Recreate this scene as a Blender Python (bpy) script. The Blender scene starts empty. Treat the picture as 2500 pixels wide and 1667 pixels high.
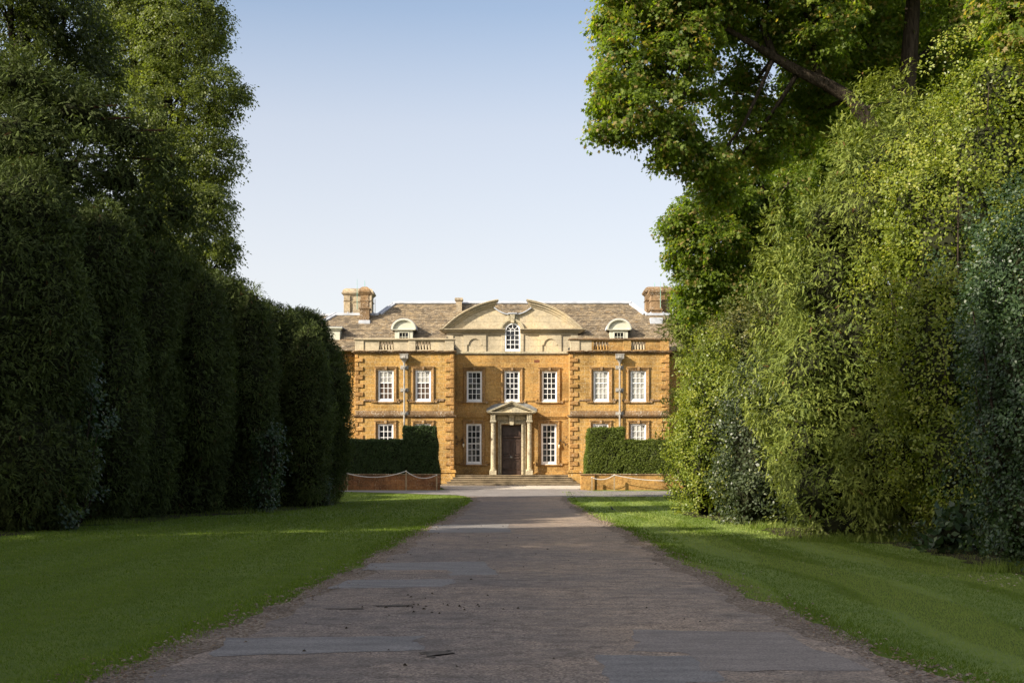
import bpy, bmesh, math, random
import numpy as np
from mathutils import Vector, Matrix

rng = np.random.default_rng(7)
random.seed(7)
scene = bpy.context.scene
COL = scene.collection

# ------------------------------------------------------------------ camera and survey
F, CX, HY, EYE = 3240.0, 1250.0, 1150.0, 1.6
def at(px, py, y):
    """World point at distance y for a survey bearing read off the photograph (2500 x 1667)."""
    return np.array(((px - CX) * y / F, y, EYE + (HY - py) * y / F))

cam_d = bpy.data.cameras.new('camera'); cam = bpy.data.objects.new('camera', cam_d); COL.objects.link(cam)
cam.location = (0, 0, EYE); cam.rotation_euler = (math.radians(90), 0, 0)
cam_d.sensor_width = 36; cam_d.lens = F / 2500 * 36
cam_d.shift_y = (HY - 833.5) / 2500
cam_d.clip_end = 6000; cam_d.clip_start = 0.1
scene.camera = cam

# ------------------------------------------------------------------ tagging
def tag(o, label=None, cat=None, group=None, kind=None):
    if label: o['label'] = label
    if cat: o['category'] = cat
    if group: o['group'] = group
    if kind: o['kind'] = kind
    return o
def empty(name, loc, rz=0.0):
    o = bpy.data.objects.new(name, None); COL.objects.link(o)
    o.location = loc; o.rotation_euler = (0, 0, rz); o.empty_display_size = 0.3
    return o

# ------------------------------------------------------------------ mesh builder
class MB:
    def __init__(self): self.v = []; self.f = []; self.mi = []; self.cur = 0
    def add(self, vs, fs):
        b = len(self.v); self.v.extend([tuple(map(float, p)) for p in vs])
        for f in fs: self.f.append([b + i for i in f]); self.mi.append(self.cur)
    def quad(self, a, b, c, d): self.add([a, b, c, d], [(0, 1, 2, 3)])
    def box(self, x0, x1, y0, y1, z0, z1, skip=''):
        if x0 > x1: x0, x1 = x1, x0
        vs = [(x0,y0,z0),(x1,y0,z0),(x1,y1,z0),(x0,y1,z0),(x0,y0,z1),(x1,y0,z1),(x1,y1,z1),(x0,y1,z1)]
        self.add(vs, [(0,3,2,1),(4,5,6,7),(0,1,5,4),(1,2,6,5),(2,3,7,6),(3,0,4,7)])
    def cbox(self, x0, x1, y0, y1, z0, z1, c=0.02):
        """box whose front edges are chamfered"""
        if x0 > x1: x0, x1 = x1, x0
        vs = [(x0,y1,z0),(x1,y1,z0),(x1,y1,z1),(x0,y1,z1),
              (x0,y0+c,z0),(x1,y0+c,z0),(x1,y0+c,z1),(x0,y0+c,z1),
              (x0+c,y0,z0+c),(x1-c,y0,z0+c),(x1-c,y0,z1-c),(x0+c,y0,z1-c)]
        self.add(vs, [(8,9,10,11),(4,5,9,8),(5,6,10,9),(6,7,11,10),(7,4,8,11),
                      (0,1,5,4),(1,2,6,5),(2,3,7,6),(3,0,4,7),(3,2,1,0)])
    def prism(self, outline, y0, y1):
        n = len(outline)
        vs = [(x, y0, z) for x, z in outline] + [(x, y1, z) for x, z in outline]
        fs = [tuple(range(n)), tuple(range(2*n-1, n-1, -1))]
        for i in range(n):
            j = (i + 1) % n; fs.append((i, i + n, j + n, j))
        self.add(vs, fs)
    def loft_rect(self, x0, x1, y0, y1, levels):
        """levels: [(z, outset)] stacked rectangles"""
        vs = []; fs = []
        for z, o in levels:
            vs += [(x0-o,y0-o,z),(x1+o,y0-o,z),(x1+o,y1+o,z),(x0-o,y1+o,z)]
        m = len(levels)
        for k in range(m-1):
            for i in range(4):
                j = (i+1) % 4; fs.append((4*k+i, 4*k+j, 4*k+4+j, 4*k+4+i))
        fs.append((3,2,1,0)); fs.append((4*m-4,4*m-3,4*m-2,4*m-1))
        self.add(vs, fs)
    def lathe(self, cx, cy, prof, seg=14):
        vs = []; fs = []
        for r, z in prof:
            for k in range(seg):
                a = 2*math.pi*k/seg; vs.append((cx + r*math.cos(a), cy + r*math.sin(a), z))
        m = len(prof)
        for k in range(m-1):
            for i in range(seg):
                j = (i+1) % seg; fs.append((k*seg+i, k*seg+j, (k+1)*seg+j, (k+1)*seg+i))
        fs.append(tuple(range(seg-1, -1, -1))); fs.append(tuple((m-1)*seg+i for i in range(seg)))
        self.add(vs, fs)
    def tube(self, pts, radii, seg=6):
        pts = [Vector(p) for p in pts]; n = len(pts)
        if not hasattr(radii, '__len__'): radii = [radii]*n
        vs = []; fs = []; up = Vector((0.3, 0.2, 1))
        for i, p in enumerate(pts):
            d = (pts[min(i+1, n-1)] - pts[max(i-1, 0)])
            if d.length < 1e-9: d = Vector((0,0,1))
            d.normalize()
            u = d.cross(up)
            if u.length < 1e-3: u = d.cross(Vector((1,0,0)))
            u.normalize(); w = d.cross(u)
            for k in range(seg):
                a = 2*math.pi*k/seg; vs.append(p + (u*math.cos(a) + w*math.sin(a))*radii[i])
        for i in range(n-1):
            for k in range(seg):
                j = (k+1) % seg; fs.append((i*seg+k, i*seg+j, (i+1)*seg+j, (i+1)*seg+k))
        fs.append(tuple(range(seg-1, -1, -1))); fs.append(tuple((n-1)*seg+i for i in range(seg)))
        self.add(vs, fs)
    def arc_band(self, cx, cz, r0, r1, a0, a1, y0, y1, n=40):
        """ring sector between radii r0 < r1 in the XZ plane"""
        o = [(cx + r1*math.cos(a0+(a1-a0)*k/n), cz + r1*math.sin(a0+(a1-a0)*k/n)) for k in range(n+1)]
        i = [(cx + r0*math.cos(a0+(a1-a0)*k/n), cz + r0*math.sin(a0+(a1-a0)*k/n)) for k in range(n+1)]
        m = n+1
        vs = [(x,y0,z) for x,z in o]+[(x,y0,z) for x,z in i]+[(x,y1,z) for x,z in o]+[(x,y1,z) for x,z in i]
        fs = []
        for k in range(n):
            fs += [(k,k+1,m+k+1,m+k),(2*m+k,3*m+k,3*m+k+1,2*m+k+1),(k,2*m+k,2*m+k+1,k+1),(m+k,m+k+1,3*m+k+1,3*m+k)]
        fs += [(0,m,3*m,2*m),(n,2*m+n,3*m+n,m+n)]
        self.add(vs, fs)
    def build(self, name, mats, parent=None, smooth=False, loc=None, recalc=True):
        me = bpy.data.meshes.new(name); me.from_pydata(self.v, [], self.f)
        if not isinstance(mats, (list, tuple)): mats = [mats]
        for m in mats: me.materials.append(m)
        me.polygons.foreach_set('material_index', self.mi)
        if recalc:
            bm = bmesh.new(); bm.from_mesh(me); bmesh.ops.recalc_face_normals(bm, faces=bm.faces); bm.to_mesh(me); bm.free()
        if smooth: me.polygons.foreach_set('use_smooth', [True]*len(me.polygons))
        me.update()
        o = bpy.data.objects.new(name, me); COL.objects.link(o)
        if parent is not None: o.parent = parent
        if loc is not None: o.location = loc
        return o

def copy_tree(o, parent=None):
    c = o.copy(); COL.objects.link(c)
    if parent is not None: c.parent = parent
    for ch in list(o.children): copy_tree(ch, c)
    return c

# ------------------------------------------------------------------ materials
class NT:
    def __init__(self, name):
        self.m = bpy.data.materials.new(name); self.m.use_nodes = True
        self.t = self.m.node_tree; self.b = self.t.nodes['Principled BSDF']; self.out = self.t.nodes['Material Output']
    def n(self, typ, **kw):
        x = self.t.nodes.new('ShaderNode' + typ)
        for k, v in kw.items():
            if k.startswith('i_'):
                key = k[2:]; key = int(key) if key.isdigit() else key.replace('_', ' ')
                x.inputs[key].default_value = v
            else: setattr(x, k, v)
        return x
    def l(self, a, b): self.t.links.new(a, b)
    def ramp(self, fac, stops, interp='LINEAR'):
        r = self.n('ValToRGB'); e = r.color_ramp.elements; r.color_ramp.interpolation = interp
        while len(e) < len(stops): e.new(0.5)
        for k, (p, c) in enumerate(stops):
            e[k].position = p; e[k].color = (c if len(c) == 4 else tuple(c) + (1,))
        self.l(fac, r.inputs[0]); return r.outputs[0]
    def mix(self, fac, a, b, mode='MIX'):
        x = self.n('Mix', data_type='RGBA', blend_type=mode)
        for s, v in ((x.inputs[0], fac), (x.inputs[6], a), (x.inputs[7], b)):
            if hasattr(v, 'is_linked') or hasattr(v, 'node'): self.l(v, s)
            elif hasattr(v, '__len__'): s.default_value = tuple(v) + ((1,) if len(v) == 3 else ())
            else: s.default_value = v
        return x.outputs[2]
    def math(self, op, a, b=0.0, c=0.0):
        x = self.n('Math', operation=op)
        for s, v in zip(x.inputs, (a, b, c)):
            if hasattr(v, 'node'): self.l(v, s)
            else: s.default_value = v
        return x.outputs[0]
    def obj(self): 
        return self.n('TexCoord').outputs['Object']
    def noise(self, vec, scale, detail=3, rough=0.55):
        x = self.n('TexNoise'); x.inputs['Scale'].default_value = scale; x.inputs['Detail'].default_value = detail
        x.inputs['Roughness'].default_value = rough; self.l(vec, x.inputs['Vector']); return x.outputs[0]
    def scaled(self, vec, s):
        x = self.n('Mapping'); x.inputs['Scale'].default_value = s; self.l(vec, x.inputs['Vector']); return x.outputs[0]
    def facade(self, vec):
        """(x + y, z) layout for coursed masonry"""
        s = self.n('SeparateXYZ'); self.l(vec, s.inputs[0])
        c = self.n('CombineXYZ'); self.l(self.math('ADD', s.outputs[0], s.outputs[1]), c.inputs[0]); self.l(s.outputs[2], c.inputs[1])
        return c.outputs[0]
    def bump(self, h, strength, dist):
        x = self.n('Bump'); x.inputs['Strength'].default_value = strength; x.inputs['Distance'].default_value = dist
        self.l(h, x.inputs['Height']); self.l(x.outputs[0], self.b.inputs['Normal']); return x
    def set(self, col=None, rough=None, spec=None, metal=None):
        if col is not None:
            if hasattr(col, 'node'): self.l(col, self.b.inputs['Base Color'])
            else: self.b.inputs['Base Color'].default_value = tuple(col) + (1,)
        if rough is not None:
            if hasattr(rough, 'node'): self.l(rough, self.b.inputs['Roughness'])
            else: self.b.inputs['Roughness'].default_value = rough
        if spec is not None: self.b.inputs['Specular IOR Level'].default_value = spec
        if metal is not None: self.b.inputs['Metallic'].default_value = metal
        return self.m

M = {}
def masonry(name, c1, c2, mortar, lichen, bw, rh, mort, pits=0.5, lich=0.62, stain=0.35, con=0.6):
    def c3(v): return tuple(1+(x-1)*con for x in v)
    k = NT(name); o = k.obj(); v = k.facade(o)
    wob = k.n('VectorMath', operation='ADD'); nz = k.n('TexNoise'); nz.inputs['Scale'].default_value = 2.5
    k.l(o, nz.inputs['Vector'])
    sc = k.n('VectorMath', operation='SCALE'); sc.inputs['Scale'].default_value = 0.05
    k.l(nz.outputs[1], sc.inputs[0]); k.l(v, wob.inputs[0]); k.l(sc.outputs[0], wob.inputs[1])
    br = k.n('TexBrick'); br.offset = 0.5
    br.inputs['Scale'].default_value = 1; br.inputs['Brick Width'].default_value = bw; br.inputs['Row Height'].default_value = rh
    br.inputs['Mortar Size'].default_value = mort; br.inputs['Mortar Smooth'].default_value = 0.3; br.inputs['Bias'].default_value = 0.0
    br.inputs['Color1'].default_value = tuple(c1)+(1,); br.inputs['Color2'].default_value = tuple(c2)+(1,); br.inputs['Mortar'].default_value = tuple(mortar)+(1,)
    k.l(wob.outputs[0], br.inputs['Vector'])
    big = k.noise(o, 0.7, 4, 0.6); fine = k.noise(o, 9, 5, 0.65); dots = k.noise(o, 16, 3, 0.5)
    col = k.mix(1.0, br.outputs[0], k.ramp(big, [(0.36, (1-stain,)*3), (0.52, (1,1,1)), (0.66, (1.15,1.10,1.0))]), 'MULTIPLY')
    col = k.mix(1.0, col, k.ramp(fine, [(0.36, c3((0.62,0.58,0.52))), (0.5, (1,1,1)), (0.64, c3((1.25,1.24,1.2)))]), 'MULTIPLY')
    mid = k.noise(o, 4.5, 4, 0.6); col = k.mix(1.0, col, k.ramp(mid, [(0.38, c3((0.76,0.73,0.68))), (0.5, (1,1,1)), (0.64, c3((1.12,1.1,1.05)))]), 'MULTIPLY')
    patch = k.noise(o, 1.7, 3, 0.6)
    lf = k.math('MULTIPLY', k.ramp(dots, [(lich, (0,0,0)), (lich+0.07, (1,1,1))]), k.ramp(patch, [(0.42, (0.1,)*3), (0.62, (0.9,)*3)]))
    col = k.mix(lf, col, lichen)
    k.set(col, 0.92, 0.15)
    h = k.math('ADD', k.math('MULTIPLY', br.outputs[1], -0.35), k.math('MULTIPLY', fine, pits))
    h = k.math('ADD', h, k.math('MULTIPLY', k.noise(o, 3.2, 5, 0.7), pits*1.2))
    k.bump(h, 0.75, 0.05)
    M[name] = k.m
masonry('ironstone', (0.425,0.262,0.086), (0.375,0.220,0.068), (0.47,0.325,0.15), (0.58,0.50,0.36), 0.66, 0.29, 0.018, pits=0.7, lich=0.585)
masonry('ironstone_ashlar', (0.405,0.248,0.088), (0.355,0.205,0.070), (0.44,0.30,0.13), (0.60,0.52,0.40), 0.85, 0.34, 0.016, pits=0.35, lich=0.61)
masonry('surround_stone', (0.33,0.205,0.090), (0.28,0.17,0.075), (0.28,0.17,0.08), (0.58,0.52,0.43), 1.4, 0.9, 0.003, pits=0.4, lich=0.60)
masonry('chimney_stone', (0.39,0.325,0.235), (0.33,0.275,0.20), (0.33,0.26,0.17), (0.30,0.24,0.16), 0.9, 0.40, 0.008, pits=0.2, lich=0.62)
masonry('weathered_stone', (0.25,0.165,0.092), (0.21,0.135,0.074), (0.22,0.15,0.08), (0.58,0.52,0.43), 1.4, 0.9, 0.003, pits=0.5, lich=0.56)
masonry('limestone', (0.50,0.425,0.300), (0.445,0.380,0.270), (0.38,0.32,0.22), (0.52,0.44,0.31), 1.0, 0.42, 0.006, pits=0.10, lich=0.68, stain=0.20, con=0.3)
masonry('mossy_limestone', (0.45,0.395,0.285), (0.39,0.35,0.26), (0.36,0.33,0.23), (0.30,0.29,0.15), 0.9, 0.5, 0.004, pits=0.35, lich=0.58, stain=0.35)
masonry('quoin_stone', (0.42,0.245,0.086), (0.32,0.175,0.064), (0.33,0.19,0.08), (0.60,0.50,0.36), .9, .29, 0.002, pits=0.5, lich=0.60)
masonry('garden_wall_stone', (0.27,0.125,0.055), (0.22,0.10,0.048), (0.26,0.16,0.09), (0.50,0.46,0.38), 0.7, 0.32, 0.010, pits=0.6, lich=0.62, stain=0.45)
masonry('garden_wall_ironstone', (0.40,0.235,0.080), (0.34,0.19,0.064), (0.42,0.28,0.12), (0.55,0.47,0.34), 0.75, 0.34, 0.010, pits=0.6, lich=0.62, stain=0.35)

def slate():
    k = NT('roof_slate'); o = k.obj(); s = k.n('SeparateXYZ'); k.l(o, s.inputs[0])
    c = k.n('CombineXYZ'); k.l(k.math('ADD', s.outputs[0], k.math('MULTIPLY', s.outputs[1], 0.13)), c.inputs[0]); k.l(k.math('MULTIPLY', s.outputs[2], 1.74), c.inputs[1])
    br = k.n('TexBrick'); br.offset = 0.5
    for n_, v in (('Scale',1),('Brick Width',0.24),('Row Height',0.17),('Mortar Size',0.006),('Mortar Smooth',0.2)): br.inputs[n_].default_value = v
    br.inputs['Color1'].default_value = (0.40,0.325,0.225,1); br.inputs['Color2'].default_value = (0.195,0.160,0.120,1); br.inputs['Mortar'].default_value = (0.05,0.045,0.04,1)
    k.l(c.outputs[0], br.inputs['Vector'])
    col = k.mix(1.0, br.outputs[0], k.ramp(k.noise(o, 0.6, 4), [(0.3,(0.75,0.75,0.78)),(0.7,(1.2,1.15,1.05))]), 'MULTIPLY')
    st = k.scaled(o, (1.0, 1.0, 2.6))
    col = k.mix(k.ramp(k.noise(st, 6.5, 2), [(0.62,(0,)*3),(0.68,(0.85,)*3)]), col, (0.56,0.50,0.41))
    col = k.mix(k.ramp(k.noise(st, 3.1, 3), [(0.63,(0,)*3),(0.72,(0.7,)*3)]), col, (0.42,0.25,0.075))
    col = k.mix(k.ramp(k.noise(st, 9, 2), [(0.30,(0.75,)*3),(0.37,(0,)*3)]), col, (0.075,0.068,0.06))
    k.set(col, 0.95, 0.1); k.bump(k.math('ADD', k.noise(o, 12, 3), k.math('MULTIPLY', br.outputs[1], -1.0)), 0.7, 0.03)
    M['slate'] = k.m
slate()
def plain(name, col, rough=0.6, spec=0.4, metal=0.0, var=0.15, vs=3.0, bump=0.0, bs=30):
    k = NT(name); o = k.obj(); c = tuple(col)
    cc = k.mix(1.0, c, k.ramp(k.noise(o, vs, 4), [(0.3,(1-var,)*3),(0.7,(1+var,)*3)]), 'MULTIPLY')
    k.set(cc, rough, spec, metal)
    if bump: k.bump(k.noise(o, bs, 4), bump, 0.02)
    M[name] = k.m
plain('white_paint', (0.82,0.81,0.80), 0.45, 0.4, var=0.04)
plain('cream_paint', (0.52,0.515,0.42), 0.5, 0.35, var=0.06)
plain('lead', (0.40,0.42,0.46), 0.55, 0.5, var=0.25, vs=2.0, bump=0.2)
plain('lead_pipe', (0.30,0.28,0.25), 0.65, 0.4, var=0.3, vs=3.0, bump=0.3)
plain('weathered_lead', (0.22,0.22,0.21), 0.75, 0.3, var=0.3, vs=4.0, bump=0.3)
plain('door_wood', (0.050,0.030,0.022), 0.42, 0.5, var=0.35, vs=6.0, bump=0.15)
plain('black_iron', (0.02,0.02,0.022), 0.5, 0.5, var=0.2)
plain('lantern_glass', (0.75,0.68,0.48), 0.25, 0.5, var=0.05)
plain('verdigris', (0.20,0.42,0.34), 0.7, 0.3, var=0.15)
plain('post_wood', (0.30,0.22,0.13), 0.85, 0.2, var=0.3, vs=8, bump=0.3)
plain('rope', (0.62,0.60,0.56), 0.9, 0.1, var=0.12, vs=20)
plain('step_stone', (0.24,0.19,0.125), 0.92, 0.15, var=0.4, vs=1.8, bump=0.6, bs=9)
plain('air_brick', (0.16,0.065,0.035), 0.9, 0.15, var=0.3, vs=8)
plain('bird_black', (0.012,0.011,0.010), 0.55, 0.4, var=0.2)
def bark(name, a, b):
    k = NT(name); o = k.obj(); st = k.scaled(o, (5,5,0.9)); n_ = k.noise(st, 2.2, 6, 0.7)
    col = k.mix(k.ramp(n_, [(0.35,(0,)*3),(0.65,(1,)*3)]), a, b)
    k.set(col, 0.95, 0.1); k.bump(n_, 1.0, 0.12); M[name] = k.m
bark('bark', (0.020,0.015,0.011), (0.075,0.058,0.042))
bark('yew_bark', (0.045,0.022,0.014), (0.12,0.065,0.04))
def glass(name, base, rough):
    k = NT(name); o = k.obj()
    k.set(k.mix(1.0, base, k.ramp(k.noise(o, 1.3, 3), [(0.35,(0.6,)*3),(0.7,(1.35,)*3)]), 'MULTIPLY'), rough, 0.40)
    k.b.inputs['IOR'].default_value = 1.52
    k.bump(k.noise(o, 5, 2), 0.10, 0.02); M[name] = k.m
glass('window_glass', (0.022,0.023,0.026), 0.04)
glass('blind_glass', (0.42,0.41,0.37), 0.10)
glass('curtain_glass', (0.105,0.072,0.055), 0.06)
# ------------------------------------------------------------------ ground profile
YS = np.array([-60,-40,-25,-15,-8,-3,0,3,6,8,10,12,14,16,18,20,23,26,30,34,38,42,46,50,54,58,62,66,68,70,72,74,76,78,80,81,82,83,84,85,86,87,88,89,90,92,96,110,140,200,400,900,2500], float)
def _g(y):
    t = np.clip((np.asarray(y, float) - 68.0) / 22.0, 0, 1); return 0.63 * t * t * (3 - 2 * t)
GV = _g(YS)
def gz(y): return np.interp(y, YS, GV)
def lane(y, ctrl):
    a = np.array(ctrl); return np.interp(y, a[:,0], a[:,1])
ROAD_L = [(-60,-3.3),(6,-3.25),(10.7,-3.11),(18.8,-2.67),(28.3,-2.50),(47,-2.19),(70,-2.12),(74,-2.25),(75.5,-2.6),(76.5,-3.1)]
ROAD_R = [(-60,3.6),(6,3.5),(10.2,3.36),(13,3.13),(22.8,2.96),(34.8,3.03),(48,2.86),(70,2.95),(74.0,3.05)]
FAR_L = [(-90,80.8),(-11,80.2),(-9,79.6),(-6.5,78.3),(-4.6,77.2),(-3.1,76.5),(-2.6,75.5)]      # south edge of cross road, west lawn
def sheet(name, rows, dz, m, kind='structure', label=None):
    """rows: [(y, xL, xR)] joined as a strip draped on the ground"""
    mb = MB(); vs = []; fs = []
    for y, a, b in rows: vs += [(a, y, gz(y)+dz), (b, y, gz(y)+dz)]
    for i in range(len(rows)-1): fs.append((2*i, 2*i+1, 2*i+3, 2*i+2))
    mb.add(vs, fs); o = mb.build(name, m, recalc=False); tag(o, label, None, None, kind); return o
def drape_rows(y0, y1, fl, fr, step=None):
    ys = sorted(set([y0, y1] + [y for y in YS if y0 < y < y1] + ([] if not step else list(np.arange(y0, y1, step)))))
    return [(y, fl(y), fr(y)) for y in ys]

def mat_grass():
    k = NT('lawn_grass'); o = k.obj(); s = k.n('SeparateXYZ'); k.l(o, s.inputs[0])
    big = k.noise(o, 0.25, 3); fine = k.noise(o, 22, 4, 0.7); mid = k.noise(o, 2.0, 4)
    # mower passes along the drive; light off the bent grass painted as colour bands
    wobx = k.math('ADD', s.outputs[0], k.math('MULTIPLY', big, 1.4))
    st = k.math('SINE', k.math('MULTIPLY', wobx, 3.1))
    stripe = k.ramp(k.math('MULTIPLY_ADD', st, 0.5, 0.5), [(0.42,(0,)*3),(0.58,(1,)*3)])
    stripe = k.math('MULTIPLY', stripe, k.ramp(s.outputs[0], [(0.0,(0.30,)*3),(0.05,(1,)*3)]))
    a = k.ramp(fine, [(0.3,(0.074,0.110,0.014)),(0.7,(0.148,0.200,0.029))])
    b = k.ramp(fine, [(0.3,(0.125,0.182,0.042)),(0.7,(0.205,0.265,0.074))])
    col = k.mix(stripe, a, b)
    col = k.mix(1.0, col, k.ramp(mid, [(0.3,(0.82,0.85,0.8)),(0.7,(1.18,1.12,1.05))]), 'MULTIPLY')
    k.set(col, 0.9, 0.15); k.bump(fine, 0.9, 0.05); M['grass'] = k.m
mat_grass()
def mat_road():
    k = NT('drive_tarmac'); o = k.obj()
    vo = k.n('TexVoronoi'); vo.inputs['Scale'].default_value = 55; k.l(o, vo.inputs['Vector'])
    stone = k.ramp(vo.outputs['Color'], [(0.1,(0.125,0.100,0.080)),(0.5,(0.250,0.205,0.165)),(0.9,(0.42,0.35,0.285))])
    st = k.scaled(o, (0.9, 1.1, 1)); w = k.noise(st, 1.0, 5, 0.6); w2 = k.noise(st, 3.4, 5, 0.65); big = k.noise(o, 0.22, 3)
    smooth = k.ramp(w, [(0.44,(0,)*3),(0.56,(0.85,)*3)])
    col = k.mix(smooth, stone, k.mix(0.55, stone, (0.165,0.145,0.128)))
    col = k.mix(1.0, col, k.ramp(w2, [(0.36,(0.72,0.71,0.71)),(0.5,(1,1,1)),(0.62,(1.16,1.13,1.1))]), 'MULTIPLY')
    col = k.mix(1.0, col, k.ramp(big, [(0.35,(0.85,0.86,0.9)),(0.65,(1.12,1.05,0.98))]), 'MULTIPLY')
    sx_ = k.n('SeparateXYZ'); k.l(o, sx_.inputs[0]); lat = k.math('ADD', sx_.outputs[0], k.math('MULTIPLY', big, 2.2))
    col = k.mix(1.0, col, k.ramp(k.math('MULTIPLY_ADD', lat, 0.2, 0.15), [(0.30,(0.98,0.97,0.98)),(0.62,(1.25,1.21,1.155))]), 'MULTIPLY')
    crack = k.ramp(k.noise(k.scaled(o, (0.6, 3.5, 1)), 2.3, 6, 0.7), [(0.22,(1,)*3),(0.27,(0,)*3)])
    col = k.mix(crack, col, (0.045,0.036,0.030))
    k.set(col, 0.82, 0.3); k.bump(k.math('ADD', vo.outputs['Distance'], k.math('MULTIPLY', w2, 0.8)), 0.8, 0.02); M['road'] = k.m
mat_road()
def mat_patch(name, c):
    k = NT(name); o = k.obj(); vo = k.n('TexVoronoi'); vo.inputs['Scale'].default_value = 70; k.l(o, vo.inputs['Vector'])
    col = k.mix(1.0, c, k.ramp(vo.outputs['Color'], [(0.1,(0.72,)*3),(0.9,(1.3,)*3)]), 'MULTIPLY')
    col = k.mix(1.0, col, k.ramp(k.noise(k.scaled(o,(0.6,2,1)), 2.2, 5), [(0.3,(0.8,)*3),(0.7,(1.2,)*3)]), 'MULTIPLY')
    k.set(col, 0.8, 0.3); k.bump(vo.outputs['Distance'], 0.5, 0.012); M[name] = k.m
mat_patch('patch_grey', (0.200,0.183,0.170)); mat_patch('patch_brown', (0.222,0.188,0.163)); mat_patch('patch_dark', (0.075,0.070,0.068))
mat_patch('cross_tarmac', (0.21,0.19,0.178))
def mat_gravel(name, a, b, c):
    k = NT(name); o = k.obj(); vo = k.n('TexVoronoi'); vo.inputs['Scale'].default_value = 38; k.l(o, vo.inputs['Vector'])
    col = k.ramp(vo.outputs['Color'], [(0.1,a),(0.5,b),(0.9,c)])
    col = k.mix(1.0, col, k.ramp(k.noise(o, 1.4, 4), [(0.3,(0.75,)*3),(0.7,(1.2,)*3)]), 'MULTIPLY')
    k.set(col, 0.95, 0.15); k.bump(vo.outputs['Distance'], 1.0, 0.03); M[name] = k.m
mat_gravel('verge_gravel', (0.115,0.085,0.063), (0.235,0.180,0.135), (0.38,0.31,0.24))
mat_gravel('forecourt_gravel', (0.50,0.43,0.35), (0.62,0.55,0.46), (0.72,0.65,0.56))
plain('soil', (0.035,0.026,0.018), 0.95, 0.1, var=0.4, vs=3, bump=0.8, bs=10)

plain('pothole_mud', (0.120,0.102,0.086), 0.95, 0.1, var=0.6, vs=9, bump=0.8, bs=30)
# base ground
mb = MB(); xs = np.array([-2500,-400,-100,-40,-25,-16,-10,-6,-3,0,3,6,10,16,25,40,100,400,2500], float)
vs = [(x, y, gz(y)) for y in YS for x in xs]; nx = len(xs)
fs = [(j*nx+i, j*nx+i+1, (j+1)*nx+i+1, (j+1)*nx+i) for j in range(len(YS)-1) for i in range(nx-1)]
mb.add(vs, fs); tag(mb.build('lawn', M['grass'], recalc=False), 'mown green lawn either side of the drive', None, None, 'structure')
# verge of loose gravel, wavy, just wider than the drive
def wave(y, ph): return 0.10*math.sin(y*0.9+ph)+0.07*math.sin(y*2.3+ph*2)+0.05*math.sin(y*5.1+ph)
yy = lambda a,b,st: list(np.arange(a,b,st))+[b]
sheet('drive_verge', drape_rows(-20, 76.4, lambda y: lane(y,ROAD_L)-0.04+wave(y,0.4)*(1 if y<60 else 0.4), lambda y: lane(y,ROAD_R)+0.06+wave(y,1.7)*(1 if y<60 else 0.4), 0.35), 0.006, M['verge_gravel'])
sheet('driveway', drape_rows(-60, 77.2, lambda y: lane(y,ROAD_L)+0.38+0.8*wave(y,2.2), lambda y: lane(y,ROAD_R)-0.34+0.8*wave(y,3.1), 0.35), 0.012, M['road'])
# cross road in front of the house: strips along x
def band(name, xs_, south, north, dz, m):
    mb = MB(); vs = []; fs = []; per = 9
    for x in xs_:
        a, b = south(x), north(x)
        for q in range(per):
            y = a+(b-a)*q/(per-1); vs.append((x, y, gz(y)+dz))
    for i in range(len(xs_)-1):
        for q in range(per-1): fs.append((i*per+q, (i+1)*per+q, (i+1)*per+q+1, i*per+q+1))
    mb.add(vs, fs); return tag(mb.build(name, m, recalc=False), None, None, None, 'structure')
def south(x):
    if x <= -2.6: return lane(x, FAR_L)
    if x < 3.05: return 75.3
    return lane(x, [(3.05,74.0),(4.0,74.9),(8,75.2),(90,75.4)])
band('cross_road', [-90,-40,-20,-14,-11,-10,-9,-8,-6.5,-5.5,-4.6,-3.8,-3.1,-2.85,-2.6,-2.5,0,3.04,3.06,3.5,4,5,6.5,8,12,20,40,90], south, lambda x: 81.35 if x < -4.45 else (82.8 if x < 4.2 else 80.6), 0.018, M['cross_tarmac'])
band('forecourt', [-40,-20,-12,-8,-4.5,-4.2,-3,0,3,4.2,4.4,8,12,20,40], lambda x: 82.7 if -4.4 < x < 4.3 else 84.6, lambda x: 90.5, 0.026, M['forecourt_gravel'])
# tarmac repairs on the drive
def ground_px(px, py): 
    y = F*EYE/(py-HY); return ((px-CX)*y/F, y)
PZ = 0.0122
def patch(name, pts, m, lab):
    mb = MB(); q = [ground_px(*p) for p in pts]; out = []
    for i in range(len(q)):
        a, b = q[i], q[(i+1) % len(q)]
        for t in np.linspace(0, 1, 9)[:-1]:
            out.append((a[0]+(b[0]-a[0])*t+random.gauss(0,.02)+.03*math.sin(9*t+i), a[1]+(b[1]-a[1])*t+random.gauss(0,.03)))
    global PZ; PZ += 0.0006; z = PZ
    mb.add([(x,y,z) for x,y in out], [tuple(range(len(out)))])
    o = mb.build(name, m, recalc=False); tag(o, lab, None, None, 'structure')
patch('tarmac_patch', [(905,1376),(1180,1371),(1215,1404),(1100,1406),(1098,1392),(880,1393)], M['patch_grey'], 'blue grey tarmac repair on the drive')
patch('tarmac_patch', [(850,1417),(1105,1415),(1108,1425),(1070,1434),(800,1438)], M['patch_grey'], 'grey tarmac repair on the drive')
patch('tarmac_patch', [(1455,1602),(1690,1604),(1770,1667),(1500,1680)], M['patch_grey'], 'grey tarmac repair at the near edge of the drive')
patch('tarmac_patch', [(1545,1540),(1900,1546),(2130,1640),(1720,1640),(1680,1598),(1545,1592)], M['patch_brown'], 'brown tarmac repair along the drive')
patch('tarmac_patch', [(560,1560),(1020,1555),(1030,1590),(520,1605)], M['patch_grey'], 'broad grey tarmac repair on the drive')
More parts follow.
